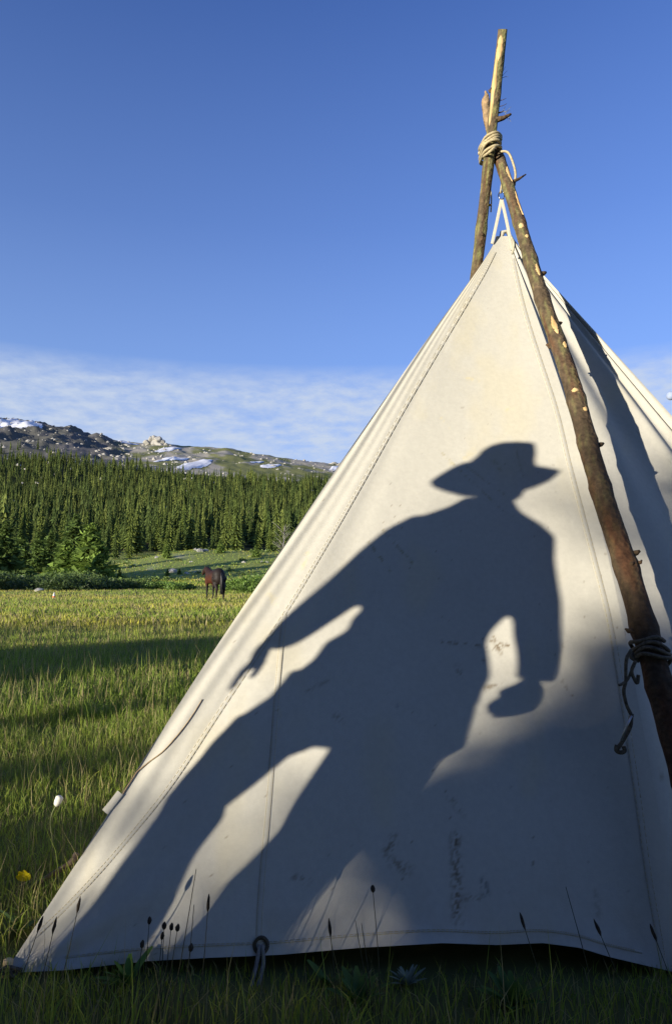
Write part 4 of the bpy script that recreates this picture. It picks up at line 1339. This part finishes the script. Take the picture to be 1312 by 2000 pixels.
for px_, Y_, s_, lb in ((337, 112, .85, 'pale boulder standing out below the knoll, largest in the meadow'), (391, 140, .8, 'pale boulder on the crest of the knoll'), (402, 141, .6, 'smaller boulder right beside the one on the knoll crest'), (366, 108, .45, 'small grey stone in the grass left of the horse head'),
                     (80, 52, .35, 'small pale stone at the near edge of the willow hedge')):
    boulder('boulder', (px_ - 656) / FPX * Y_, Y_, s_, int(px_), label=lb, cat='boulder', group='boulders on the meadow')
so_v, so_f, off = [], [], 0
rgb = np.random.default_rng(99)
ico = bmesh.new(); bmesh.ops.create_icosphere(ico, subdivisions=1, radius=1)
iv = np.array([tuple(v.co) for v in ico.verts]); if_ = np.array([[v.index for v in f_.verts] for f_ in ico.faces]); ico.free()
for k in range(1500):
    Y_ = rgb.uniform(860, 1290); px_ = rgb.uniform(-150, 700)
    if k % 25 == 0: Y_ = rgb.uniform(100, 200); px_ = rgb.uniform(200, 640)
    if k % 7 == 0: Y_ = rgb.uniform(500, 880)
    x_ = (px_ - 656) / FPX * Y_
    m_ = fbm(np.array([x_ / 40]), np.array([Y_ / 60]), 41, 3)[0]
    if Y_ > 400 and m_ < .45 and px_ > 250: continue
    s_ = (rgb.random() ** 3 * 3.0 + .6) if Y_ > 400 else rgb.random() ** 2 * .5 + .1
    p = iv * (rgb.uniform(.6, 1.25, (len(iv), 1))) * s_ * [rgb.uniform(.8, 1.6), 1, rgb.uniform(.6, 1.1)] + [x_, Y_, terr1(x_, Y_)]
    so_v.append(p); so_f.append(if_ + off); off += len(iv)
tag(link('scree_rocks', mesh_np('scree_rocks', np.vstack(so_v), np.vstack(so_f)), M_rock), label='scattered granite rocks over the far hill', cat='rocks', kind='stuff')

# granite knob on the skyline: stacked blocks
kb_x, kb_y = (298 - 656) / FPX * 1255, 1255
kb = empty('rock_outcrop', (kb_x, kb_y, terr1(kb_x, kb_y)), label='blocky granite knob on the skyline above the snow patches', cat='rock')
for k, (dx, dz, s_) in enumerate(((-14, 2, 7), (-7, 8, 8), (-1, 10, 9), (7, 8, 8), (14, 3, 7), (-20, -2, 6), (21, -3, 6), (2, 2, 9), (-9, -1, 9), (10, -2, 8))):
    o = boulder('block', 0, 0, s_, 600 + k, sx=1.0, sz=.85, mat=M_rock, z=0); o.parent = kb; o.location = (dx, (k % 3) * 3 - 6, dz)
kb2_x = (655 - 656) / FPX * 1285
kb2 = empty('rock_outcrop', (kb2_x, 1285, terr1(kb2_x, 1285)), label='small rocky rise on the skyline touching the left edge of the tent', cat='rock')
for k, (dx, dz, s_) in enumerate(((-9, 1, 6), (-2, 3, 6), (6, 0, 7))):
    o = boulder('block', 0, 0, s_, 700 + k, mat=M_rock, z=0); o.parent = kb2; o.location = (dx, k * 2, dz)

# snow patches draped over the hill
def snow(px_, Yc, wx, wy, seed, lb, tilt=0):
    n = 22; xs_ = np.linspace(-1, 1, n); uu, vv = np.meshgrid(xs_, xs_)
    x0 = (px_ - 656) / FPX * Yc
    X_ = x0 + uu * wx + vv * tilt; Y_ = Yc + vv * wy
    edge = 1 - np.hypot(uu, vv) + .35 * (fbm(uu * 3 + seed, vv * 3, seed, 3) - .5)
    Z_ = terrain(X_, Y_) + np.clip(edge * 5, -1.5, 1.6) + .3
    V_ = np.stack([X_ - x0, Y_ - Yc, Z_], -1)
    F_ = grid_faces(n, n); ke = edge.reshape(-1)
    F_ = F_[(ke[F_] > -.02).all(1)]
    me = mesh_np('snow_patch', V_.reshape(-1, 3), F_, smooth=True)
    o = link('snow_patch', me, M_snow); o.location = (x0, Yc, 0)
    return tag(o, label=lb, cat='snow patch', group='old snow patches on the hill')


def y_to_Y(px_, y_):
    ys = np.linspace(880, 1295, 200); xs_ = (px_ - 656) / FPX * ys
    zt = terrain(xs_, ys)
    # perspective row of each terrain sample
    dep = ys * math.cos(TILT) + (zt - H) * math.sin(TILT); v_ = (-ys * math.sin(TILT) + (zt - H) * math.cos(TILT)) / dep
    row = 1000 - FPX * v_
    return float(ys[np.argmin(np.abs(row - y_))])


for px_, y_, wpx, hpx, lb in ((28, 829, 45, 9, 'long snowfield on the dark mountainside at the left edge of the photo'), (243, 865, 18, 2.5, 'thin snow streak in the saddle left of the granite knob'), (325, 877, 17, 5, 'snow patch right below the granite knob'),
                              (322, 897, 10, 5, 'small leftmost snow patch of the pair above the treeline'), (347, 898, 9, 3, 'tiny snow spot between two larger patches'), (381, 907, 21, 7, 'widest white snow patch at the top of the forest'),
                              (528, 910, 18, 4, 'long thin snow patch above the forest left of the tent'), (500, 905, 7, 3, 'tiny snow spot left of the long thin patch'), (657, 915, 12, 6, 'snow patch at the skyline touching the tent edge')):
    Yc = y_to_Y(px_, y_)
    snow(px_, Yc, wpx * Yc / FPX, hpx * 9 if y_ > 850 else 70, int(px_), lb, tilt=-20 if px_ < 60 else 8)

# moon just showing at the right edge
bm = bmesh.new(); bmesh.ops.create_uvsphere(bm, u_segments=32, v_segments=20, radius=17)
me = bpy.data.meshes.new('moon'); bm.to_mesh(me); bm.free()
for p_ in me.polygons: p_.use_smooth = True
mo = link('moon', me, mat_noise('moon_rock', (.24, .29, .40), (.36, .41, .52), .05, rough=1))
dm = ray(1309, 773); mo.location = tuple(EYE + dm / np.linalg.norm(dm) * 3000)
tag(mo, label='pale full moon low in the sky at the right edge of the photo', cat='moon')

# ------------------------------------------------------------------ horse
HX, HY = (420 - 656) / FPX * 34.5, 34.5
horse = empty('horse', (HX, HY, terr1(HX, HY)), rz=R(90 + 31), label='dark bay horse standing in the meadow turned away, tail towards the camera', cat='horse')
# local: +x forward, y left, z up
def hell(x, z, rx, ry, rz_, y=0):
    v, f = ell(x + PX0, y, z, rx, ry, rz_); return v, f


def htube(pts, rr_, seg=12):
    return tube_np(pts, rr_, seg)


hp = [hell(0, 1.12, .58, .31, .33), hell(-.58, 1.20, .34, .32, .35), hell(-.66, 1.05, .27, .29, .33), hell(.52, 1.12, .32, .27, .36), hell(.1, 1.03, .5, .32, .29),
      htube([(.52, .0, 1.18), (.78, .0, 1.34), (.96, .02, 1.46), (1.05, .04, 1.53)], [.27, .21, .16, .12]),
      htube([(1.04, .04, 1.54), (1.20, .06, 1.47), (1.36, .08, 1.32), (1.43, .09, 1.22)], [.105, .10, .075, .06]),
      htube([(1.04, -.03, 1.60), (1.05, -.05, 1.66), (1.04, -.06, 1.74)], [.035, .03, .008], 8), htube([(1.02, .10, 1.60), (1.02, .12, 1.66), (1.01, .13, 1.74)], [.035, .03, .008], 8)]
for yy_, fx, lift in ((.15, .62, 0), (-.15, .52, 0)):
    hp.append(htube([(fx - .05, yy_, 1.05), (fx, yy_, .85), (fx, yy_, .70), (fx, yy_, .52), (fx, yy_, .46), (fx - .01, yy_, .25), (fx, yy_, .12), (fx + .05, yy_, .03)], [.15, .12, .085, .062, .060, .042, .05, .065]))
for yy_, fx in ((.16, -.62), (-.16, -.78)):
    hp.append(htube([(fx, yy_, 1.08), (fx + .10, yy_, .92), (fx + .06, yy_, .78), (fx - .12, yy_, .58), (fx - .16, yy_, .50), (fx - .10, yy_, .28), (fx - .08, yy_, .12), (fx - .02, yy_, .03)], [.21, .19, .14, .085, .07, .048, .05, .068]))
mh, nth, bh = mat_new('bay_coat', .62, .25)
tch = N(nth, 'ShaderNodeTexCoord'); sph = N(nth, 'ShaderNodeSeparateXYZ'); nth.links.new(tch.outputs['Object'], sph.inputs[0])
rh = ramp(nth, sph.outputs[2], [(0.0, (.008, .007, .007)), (.62, (.012, .009, .008)), (.80, (.075, .021, .009)), (1.12, (.05, .016, .008)), (1.30, (.03, .013, .008))])
rh.color_ramp.elements[0].position = 0
sc2 = N(nth, 'ShaderNodeMath', operation='DIVIDE', i_1=1.4); nth.links.new(sph.outputs[2], sc2.inputs[0])
for e_, p_ in zip(rh.color_ramp.elements, (0, .44, .58, .78, .94)): e_.position = p_
nth.links.new(sc2.outputs[0], rh.inputs[0])
rx_ = ramp(nth, sph.outputs[0], [(0.0, (0, 0, 0)), (1.0, (1, 1, 1))])
mrx = N(nth, 'ShaderNodeMapRange'); mrx.inputs['From Min'].default_value = -.62; mrx.inputs['From Max'].default_value = -.30
nth.links.new(sph.outputs[0], mrx.inputs[0])
mxh = N(nth, 'ShaderNodeMixRGB'); mxh.inputs[1].default_value = (.018, .012, .010, 1)
nth.links.new(mrx.outputs[0], mxh.inputs[0]); nth.links.new(rh.outputs[0], mxh.inputs[2]); nth.links.new(mxh.outputs[0], bh.inputs['Base Color'])
fused('body', hp, mh, horse, voxel=.022, smooth_it=5)
M_blackhair = mat_noise('black_hair', (.008, .008, .009), (.025, .022, .022), 20, rough=.45, spec=.4)
so = Soup()
for k in range(26):
    rg = np.random.default_rng(40 + k); yo = rg.normal(0, .035); xo = rg.normal(0, .025)
    so.tube(smooth_path([(-.90, yo * .3, 1.30), (-1.00, yo * .8, 1.20), (-1.03 + xo, yo, .95), (-1.02 + xo, yo * 1.6, .6), (-1.0 + xo, yo * 1.5, .22 + rg.random() * .12)], 10), [.03, .034, .036, .036, .036, .034, .03, .024, .016, .006], 6)
so.build('tail', M_blackhair, horse)
so = Soup()
for k in range(24):
    f = k / 23; rg = np.random.default_rng(80 + k)
    bx_, by_, bz_ = .46 + f * .56, .0 + f * .03, 1.42 + f * .20
    so.tube([(bx_, by_, bz_ - .02), (bx_ - .01, by_ - .09, bz_ - .03), (bx_ - .02 + rg.normal(0, .02), by_ - .15, bz_ - .16), (bx_ - .02 + rg.normal(0, .03), by_ - .14 + .02 * rg.normal(), bz_ - .30)], [.03, .035, .03, .008], 6)
so.build('mane', M_blackhair, horse)

# small marker cone left in the meadow
x_, y_ = (110 - 656) / FPX * 36, 36.0
cone = empty('marker_cone', (x_, y_, terr1(x_, y_)), label='tiny white and orange marker standing far off in the meadow before the willow hedge', cat='marker')
so = Soup(); so.tube([(0, 0, 0), (0, 0, .12), (.0, 0, .22), (0.01, 0, .34)], [.10, .075, .05, .02], 12, cap=True); so.build('cone_body', mat_noise('white_plastic', (.7, .62, .6), (.8, .75, .72), 5), cone)
so = Soup(); so.tube([(0, 0, .06), (0, 0, .15)], [.092, .071], 12); so.build('cone_band', mat_noise('orange_plastic', (.6, .12, .03), (.7, .18, .05), 5), cone)

# ------------------------------------------------------------------ trees behind the camera that shade the meadow
def shade_tree(r_lat, dist, top_p, width, seed, kind='leafy', dens=1.0, lb=''):
    """stands on the sunward side; top_p = height of its shadow line over the camera's ground"""
    pos = RV * r_lat - GV * dist
    hgt = top_p + (dist - 1.2) * math.tan(SUN_EL)
    v, f, c = leafy_conifer_arrays(hgt, width, int(26 * dens), int(22 * dens), seed, narrow=.45, skirt=.02, sprays=8, ragged=.3)
    r_ = empty('pine_tree', (pos[0], pos[1], 0), label=lb, cat='tree', group='pines behind the camera')
    me = mesh_np('shade_crown', v, f, c)
    link('crown', me, M_needle, r_); link('trunk', trunk_mesh(hgt, .13, seed), None, r_)
    return r_


LB = 'pine standing outside the frame behind the camera on the sunward side'
# (lateral, distance, shadow height, half width)
ST = [(-.40, 27, 2.25, 1.75), (.50, 29, 2.9, 2.3), (-.88, 25, 1.30, 1.25), (1.5, 27, 2.1, 1.5), (2.9, 30, 2.6, 1.8), (4.5, 30, 3.4, 2),
      (-2.5, 26, .31, 1.7), (-3.7, 27, .36, 1.3), (-1.7, 26, .20, 1.1), (-1.13, 24, .85, 1.0), (-7.4, 29, .84, 1.6), (-8.3, 30, .98, 2.6), (-9.6, 31, 1.02, 2.4), (-14.5, 38, 1.2, .8), (-20, 40, 1.5, .7), (-29, 46, 2.1, .8)]
for k, (a_, b2, c_, d_) in enumerate(ST):
    shade_tree(a_, b2, c_, d_, 4000 + k, dens=.74 if k < 3 else (.6 if b2 == 24 else 1.0), lb=LB)
# unseen pines added to cut the sky fill; the low sun passes under the crowns
for s in range(4):
    v, f, c = leafy_conifer_arrays(22, 4.6, 34, 30, 4500 + s, narrow=.55, skirt=.50, sprays=8, ragged=.3)
    globals()['_hk%d' % s] = tree_kind('pine_tree', mesh_np('sky_block_crown', v, f, c), trunk_mesh(22, .16, 60 + s))
rgt = np.random.default_rng(61)
nt_ = 0
for k in range(400):
    rl = rgt.uniform(-16, 24); ds = rgt.uniform(9, 30)
    if -2.6 < rl < .7 or nt_ > 60: continue
    if -16 < rl < -2.6 and rgt.random() < .6: continue
    pos = RV * rl - GV * ds
    if pos[1] > -3 and pos[0] > -9: continue
    if pos[1] > 0 and abs(pos[0]) < pos[1] * 1.5: continue
    nt_ += 1
    put_tree(globals()['_hk%d' % (k % 4)], float(pos[0]), float(pos[1]), rgt.uniform(.85, 1.1) * (1.0 if ds > 14 else .8), z=0, label='added high-crowned pine outside the frame, dimming the sky behind the camera', cat='tree', group='pines added behind the camera to dim the sky')
# tall unseen conifers added right of the sun line and behind, darkening fill
for k in range(34):
    rg = np.random.default_rng(5000 + k)
    rl = 7 + rg.random() * 50; ds = 14 + rg.random() * 30
    pos = RV * rl - GV * ds
    if pos[1] > 0 and abs(pos[0]) < pos[1] * 1.2: continue
    put_tree(far_kinds[k % 7], float(pos[0]), float(pos[1]), rg.uniform(.8, 1.3), z=0, label='tall conifer added outside the frame behind the camera to darken the fill', cat='tree', group='tall conifers added behind the camera against sky fill')

# ------------------------------------------------------------------ grass
TP = np.array([A, B, Cc, Dc, Ec])[:, :2]


def in_poly(x, y, poly, grow=0.0):
    c = poly.mean(0); p = c + (poly - c) * (1 + grow)
    ins = np.zeros(len(x), bool); j = len(p) - 1
    for i in range(len(p)):
        cond = ((p[i, 1] > y) != (p[j, 1] > y)) & (x < (p[j, 0] - p[i, 0]) * (y - p[i, 1]) / (p[j, 1] - p[i, 1] + 1e-12) + p[i, 0])
        ins ^= cond; j = i
    return ins


def blades(x, y, h, w, col, seed, lean=.35):
    rg = np.random.default_rng(seed); n = len(x)
    z = terrain(x, y) - .01
    a = -SUN_AZ + rg.normal(0, .75, n); wx, wy = np.cos(a) * w * .5, np.sin(a) * w * .5
    b_ = rg.uniform(0, 2 * math.pi, n); L = rg.uniform(.1, 1, n) * lean * h
    lx, ly = np.cos(b_) * L, np.sin(b_) * L
    V_ = np.empty((n, 5, 3))
    V_[:, 0] = np.stack([x - wx, y - wy, z], 1); V_[:, 1] = np.stack([x + wx, y + wy, z], 1)
    mx_, my_, mz = x + lx * .35, y + ly * .35, z + h * .58
    V_[:, 2] = np.stack([mx_ - wx * .8, my_ - wy * .8, mz], 1); V_[:, 3] = np.stack([mx_ + wx * .8, my_ + wy * .8, mz], 1)
    V_[:, 4] = np.stack([x + lx, y + ly, z + h * np.sqrt(np.clip(1 - (L / h) ** 2 * .6, .2, 1))], 1)
    base = np.arange(n)[:, None] * 5
    F_ = np.concatenate([base + [0, 1, 3], base + [0, 3, 2], base + [2, 3, 4]], 0)
    C_ = np.repeat(col[:, None, :], 5, 1)
    return V_.reshape(-1, 3), F_, C_.reshape(-1, 3)


def grass_col(x, y, n, rg, dry=.25):
    g = np.array([.27, .37, .055]); yg = np.array([.60, .54, .08]); st_ = np.array([.48, .40, .18]); dk = np.array([.09, .17, .035])
    p = fbm(x / 1.3, y / 1.3, 5, 3); p2 = fbm(x / 7, y / 5, 66, 3)
    t = np.clip((p2 - .35) * 2.2 + rg.normal(0, .22, n), 0, 1)[:, None]
    c = g * (1 - t) + yg * t
    d = np.clip((p - .5) * 3, 0, 1)[:, None] * .45; c = c * (1 - d) + dk * d
    s = (rg.random(n) < dry * (.5 + p2))[:, None]
    c = np.where(s, st_ * rg.uniform(.6, 1.1, (n, 1)), c)
    return c * rg.uniform(.7, 1.25, (n, 1))


def scatter(x0, x1, y0, y1, n, seed, h0, h1, w0, w1, wedge=None, dry=.2, lean=.6, clump=True):
    rg = np.random.default_rng(seed)
    x = rg.uniform(x0, x1, n); y = rg.uniform(y0, y1, n)
    if wedge: 
        y = y0 * (y1 / y0) ** rg.random(n) if wedge[2] else y
        x = (rg.uniform(wedge[0], wedge[1], n) - 656) / FPX * y
    k = ~in_poly(x, y, TP, -.02)
    fr = (np.abs(x) < 1.6) & (y < 1.95) & (y > .5)
    if clump:
        k &= rg.random(n) < .25 + 1.1 * fbm(x * 3.2 / max(1, 1), y * 3.2, 9, 2)
    x, y, fr = x[k], y[k], fr[k]; m_ = len(x)
    hh = rg.uniform(h0, h1, m_) * (.55 + .9 * fbm(x * 1.7, y * 1.7, 12, 3)); ww = rg.uniform(w0, w1, m_)
    hh = hh * np.where(fr, np.clip((1.93 - y) / .28, .45, 1.15), 1)
    return blades(x, y, hh, ww, grass_col(x, y, m_, rg, dry), seed + 1, lean)


def join_blades(lst, name, **kw):
    off = 0; VV, FF, CC = [], [], []
    for v, f, c in lst:
        VV.append(v); FF.append(f + off); CC.append(c); off += len(v)
    return tag(link(name, mesh_np(name, np.vstack(VV), np.vstack(FF), np.vstack(CC)), M_grass), **kw)


join_blades([
    scatter(-2.6, 2.4, .7, 1.95, 34000, 11, .04, .125, .0018, .0042, dry=.16, lean=.7),
    scatter(-2.6, 2.4, .7, 1.9, 2600, 31, .05, .13, .0012, .0022, dry=3, lean=2.2),
    scatter(-3.6, -.3, 1.9, 5.2, 3500, 32, .05, .12, .0014, .0026, dry=3, lean=2.0),
    scatter(-2.6, 2.4, .7, 1.9, 1500, 12, .10, .24, .0015, .003, dry=.45, lean=.35),
    scatter(-3.6, -.3, 1.9, 5.2, 52000, 13, .03, .11, .0022, .005, dry=.2, lean=.8),
    scatter(-3.6, -.3, 1.9, 5.2, 2400, 14, .10, .24, .0016, .003, dry=.7, lean=.4)],
    'near_grass', label='lush dark green grass in front of and beside the tent', cat='grass', kind='stuff')
join_blades([
    scatter(0, 0, 5.0, 16, 60000, 15, .05, .15, .005, .011, wedge=(-300, 760, True), dry=.25, lean=.7),
    scatter(0, 0, 5.0, 16, 4500, 16, .14, .30, .003, .006, wedge=(-260, 760, True), dry=.75, lean=.4),
    scatter(0, 0, 15, 70, 74000, 17, .07, .19, .016, .04, wedge=(-300, 700, True), dry=.3, lean=.7),
    scatter(0, 0, 5, 70, 60000, 27, .07, .17, .012, .035, wedge=(700, 2300, True), dry=.3, lean=.7),
    scatter(2.2, 8, .5, 9, 9000, 18, .04, .14, .005, .01, dry=.2), scatter(-9, -3.4, -3, 6, 12000, 19, .04, .14, .005, .011, dry=.2)],
    'meadow_grass', label='sunlit yellow-green meadow grass with shadow bands at left', cat='grass', kind='stuff')
gk = scatter(0, 0, 68, 240, 70000, 20, .12, .35, .06, .16, wedge=(-300, 1600, True), dry=.15, lean=.7)
join_blades([gk], 'knoll_grass', label='short green grass covering the knoll', cat='grass', kind='stuff')

# ---- stalks that stand out singly
M_stalk = mat_noise('dark_stalk', (.035, .035, .02), (.09, .08, .04), 60)
M_head = mat_noise('seed_head', (.02, .016, .012), (.06, .045, .03), 90)


def stalk(px0, py0, px1, py1, Y, kindh, lb, n_head=1, thick=.0013):
    p1 = at(px1, py1, Y)
    x0 = (px0 - 656) / FPX * Y * 1.02
    p0 = np.array([x0, Y - .02, terr1(x0, Y) - .01])
    r_ = empty('grass_stalk', tuple(p0), label=lb, cat='plant', group='dark seed stalks before the canvas')
    so = Soup(); q = smooth_path([(0, 0, 0), (p1 - p0) * .5 + [.004, 0, 0], p1 - p0], 12)
    so.tube(q, np.linspace(thick, thick * .6, 12), 5); so.build('stem', M_stalk, r_)
    d = (q[-1] - q[-3]); d /= np.linalg.norm(d)
    so = Soup(); e = p1 - p0
    if kindh == 'spike':
        so.tube([e - d * .018, e - d * .010, e, e + d * .012, e + d * .02], [.0012, .0034, .0038, .0026, .0006], 7, bump=.5, seed=int(px1))
    elif kindh == 'knob':
        so.tube([e - d * .006, e - d * .003, e + d * .003, e + d * .008, e + d * .011], [.0012, .0040, .0050, .0034, .0007], 8, bump=.4, seed=int(px1))
    elif kindh == 'plain':
        so.tube([e, e + d * .004], [.0008, .0003], 4)
    so.build('seed_head', M_head, r_)
    return r_


SL = [(152, 1890, 154, 1768, 1.72, 'spike', 'tallest of the three dark seed spikes at the left corner of the tent'), (112, 1900, 107, 1808, 1.70, 'spike', 'middle of the three dark seed spikes at the left corner'),
      (66, 1898, 79, 1806, 1.70, 'spike', 'leftmost dark seed spike by the tent peg'), (304, 1868, 292, 1800, 1.66, 'knob', 'large round seed knob left of the small cluster'), (282, 1880, 278, 1846, 1.62, 'knob', 'low seed knob hanging left of the cluster'),
      (335, 1880, 321, 1810, 1.64, 'knob', 'leftmost small knob of the cluster of three'), (334, 1882, 335, 1812, 1.64, 'knob', 'middle small knob of the cluster of three'), (338, 1880, 347, 1814, 1.64, 'knob', 'rightmost small knob of the cluster of three'),
      (324, 1875, 317, 1830, 1.64, 'knob', 'lowest small knob under the cluster of three'), (358, 1960, 373, 1853, 1.50, 'knob', 'single knob on a long stalk right of the cluster'), (345, 1930, 383, 1700, 1.55, 'plain', 'long thin bare stalk rising past the trouser-leg shadow'),
      (378, 1850, 379, 1770, 1.66, 'plain', 'short bare stalk right of the cluster'), (658, 1880, 644, 1812, 1.62, 'spike', 'short dark seed head at the middle of the hem'), (735, 1858, 728, 1738, 1.66, 'knob', 'tall straight stalk with a dark bud near the middle'),
      (720, 1850, 694, 1800, 1.62, 'plain', 'left stem of the leaning pair at mid hem'), (724, 1850, 706, 1806, 1.62, 'plain', 'right stem of the leaning pair at mid hem'), (1048, 1870, 1020, 1800, 1.6, 'spike', 'leaning dark seed spike under the right part of the canvas'),
      (1130, 1800, 1105, 1735, 1.62, 'plain', 'thin bare stem leaning left low on the canvas at right'), (1200, 1870, 1166, 1812, 1.6, 'spike', 'dark seed spike leaning left near the right corner'), (1285, 1870, 1275, 1822, 1.6, 'spike', 'dark seed spike at the right corner of the tent'),
      (406, 1800, 407, 1764, 1.66, 'spike', 'small seed spike beside the legs of the shadow')]
for s_ in SL: stalk(*s_)

# white bud on a curved stalk and the yellow flower at left
fl = empty('white_bud', tuple(gnd(108, 1705)), label='white closed flower bud on a tall curved stalk left of the tent', cat='flower')
Yb = gnd(108, 1705)[1]; p0 = gnd(108, 1705)
M_gstem = mat_noise('green_stem', (.10, .13, .05), (.2, .22, .1), 40)
so = Soup(); so.tube(smooth_path([(0, 0, -.01), at(104, 1680, Yb) - p0, at(103, 1640, Yb) - p0, at(99, 1612, Yb) - p0, at(102, 1590, Yb) - p0, at(110, 1573, Yb) - p0], 22), .0022, 6); so.build('stem', M_gstem, fl)
so = Soup(); b0 = at(110, 1575, Yb) - p0; b1 = at(117, 1558, Yb) - p0; d = b1 - b0
so.tube([b0, b0 + d * .2, b0 + d * .6, b1 + d * .05, b1 + d * .2], [.003, .010, .0135, .012, .006], 10, bump=.25, seed=3); so.build('petals', mat_noise('white_petal', (.6, .58, .5), (.8, .78, .72), 60), fl)
yf = empty('yellow_flower', tuple(gnd(47, 1745)), label='single bright yellow flower in the grass at the left edge of the photo', cat='flower')
p0 = gnd(47, 1745); Yb = p0[1]
so = Soup(); so.tube(smooth_path([(0, 0, -.01), at(50, 1738, Yb) - p0, at(50, 1725, Yb) - p0], 8), .003, 6); so.build('stem', M_gstem, yf)
M_yel = mat_noise('yellow_petal', (.72, .56, .01), (.8, .68, .03), 40, rough=.5)
cc = at(49, 1720, Yb) - p0
for k in range(7):
    a = -1.1 + k * .36; L = .030 + .01 * math.sin(k * 2.3)
    d = np.array([math.sin(a) * .45, -.15 * math.cos(k), math.cos(a)]); d /= np.linalg.norm(d); s_ = np.cross(d, [0, 1, 0]); s_ /= np.linalg.norm(s_)
    rows = []
    for i in range(6):
        f = i / 5; wd = .011 * math.sin(math.pi * (f * .8 + .12))
        c0 = cc + d * L * f + np.array([0, -.012 * f * f, 0])
        rows += [c0 - s_ * wd, c0 + [0, -.003, 0], c0 + s_ * wd]
    so = Soup(); so.add(rows, grid_faces(6, 3)); so.build('petal', M_yel, yf)

# broad-leaved plants in the foreground
def leafy(px_, py_, n, L0, lb, tint=(.09, .16, .03), seed=0, wid=.011):
    p = gnd(px_, py_); rg = np.random.default_rng(seed)
    r_ = empty('leafy_plant', tuple(p), label=lb, cat='plant', group='broad-leaved plants in the foreground grass')
    for k in range(n):
        a = rg.uniform(0, 6.28); tilt = rg.uniform(.1, 1.3); L = L0 * rg.uniform(.3, 1.1)
        d = np.array([math.cos(a) * tilt, math.sin(a) * tilt, 1]); d /= np.linalg.norm(d); s_ = np.cross(d, [0, 0, 1]); s_ /= np.linalg.norm(s_)
        rows = []; cs = []
        for i in range(7):
            f = i / 6; wd = wid * math.sin(math.pi * (f * .85 + .08)) ** .8
            c0 = d * L * f + np.array([math.cos(a), math.sin(a), -.6]) * L * .25 * f * f
            rows += [c0 - s_ * wd, c0 - [0, 0, wd * .35], c0 + s_ * wd]; cs += [np.array(tint) * rg.uniform(.85, 1.1)] * 3
        so = Soup(); so.add(rows, grid_faces(7, 3), np.array(cs)); so.build('leaf', M_leaf, r_)


leafy(250, 1925, 13, .09, 'bright broad-leaved plant under the hem below the seed knobs', seed=1, tint=(.12, .22, .04))
leafy(700, 1960, 14, .08, 'broad-leaved plant in the grass at the middle of the bottom edge', seed=2)
leafy(795, 1925, 24, .055, 'pale silvery sage-like sprig before the middle of the hem', seed=3, tint=(.24, .28, .2), wid=.005)
leafy(1000, 1965, 14, .08, 'broad-leaved plant in the lit grass at lower right', seed=4)
leafy(40, 1820, 9, .09, 'light green leafy plant by the left edge below the yellow flower', seed=5, tint=(.14, .22, .05))
leafy(640, 1925, 7, .07, 'small leafy plant just right of the peg loop', seed=6)
print('forest trees', FOREST_N, 'tris', sum(len(o.data.polygons) for o in bpy.data.objects if o.type == 'MESH'))
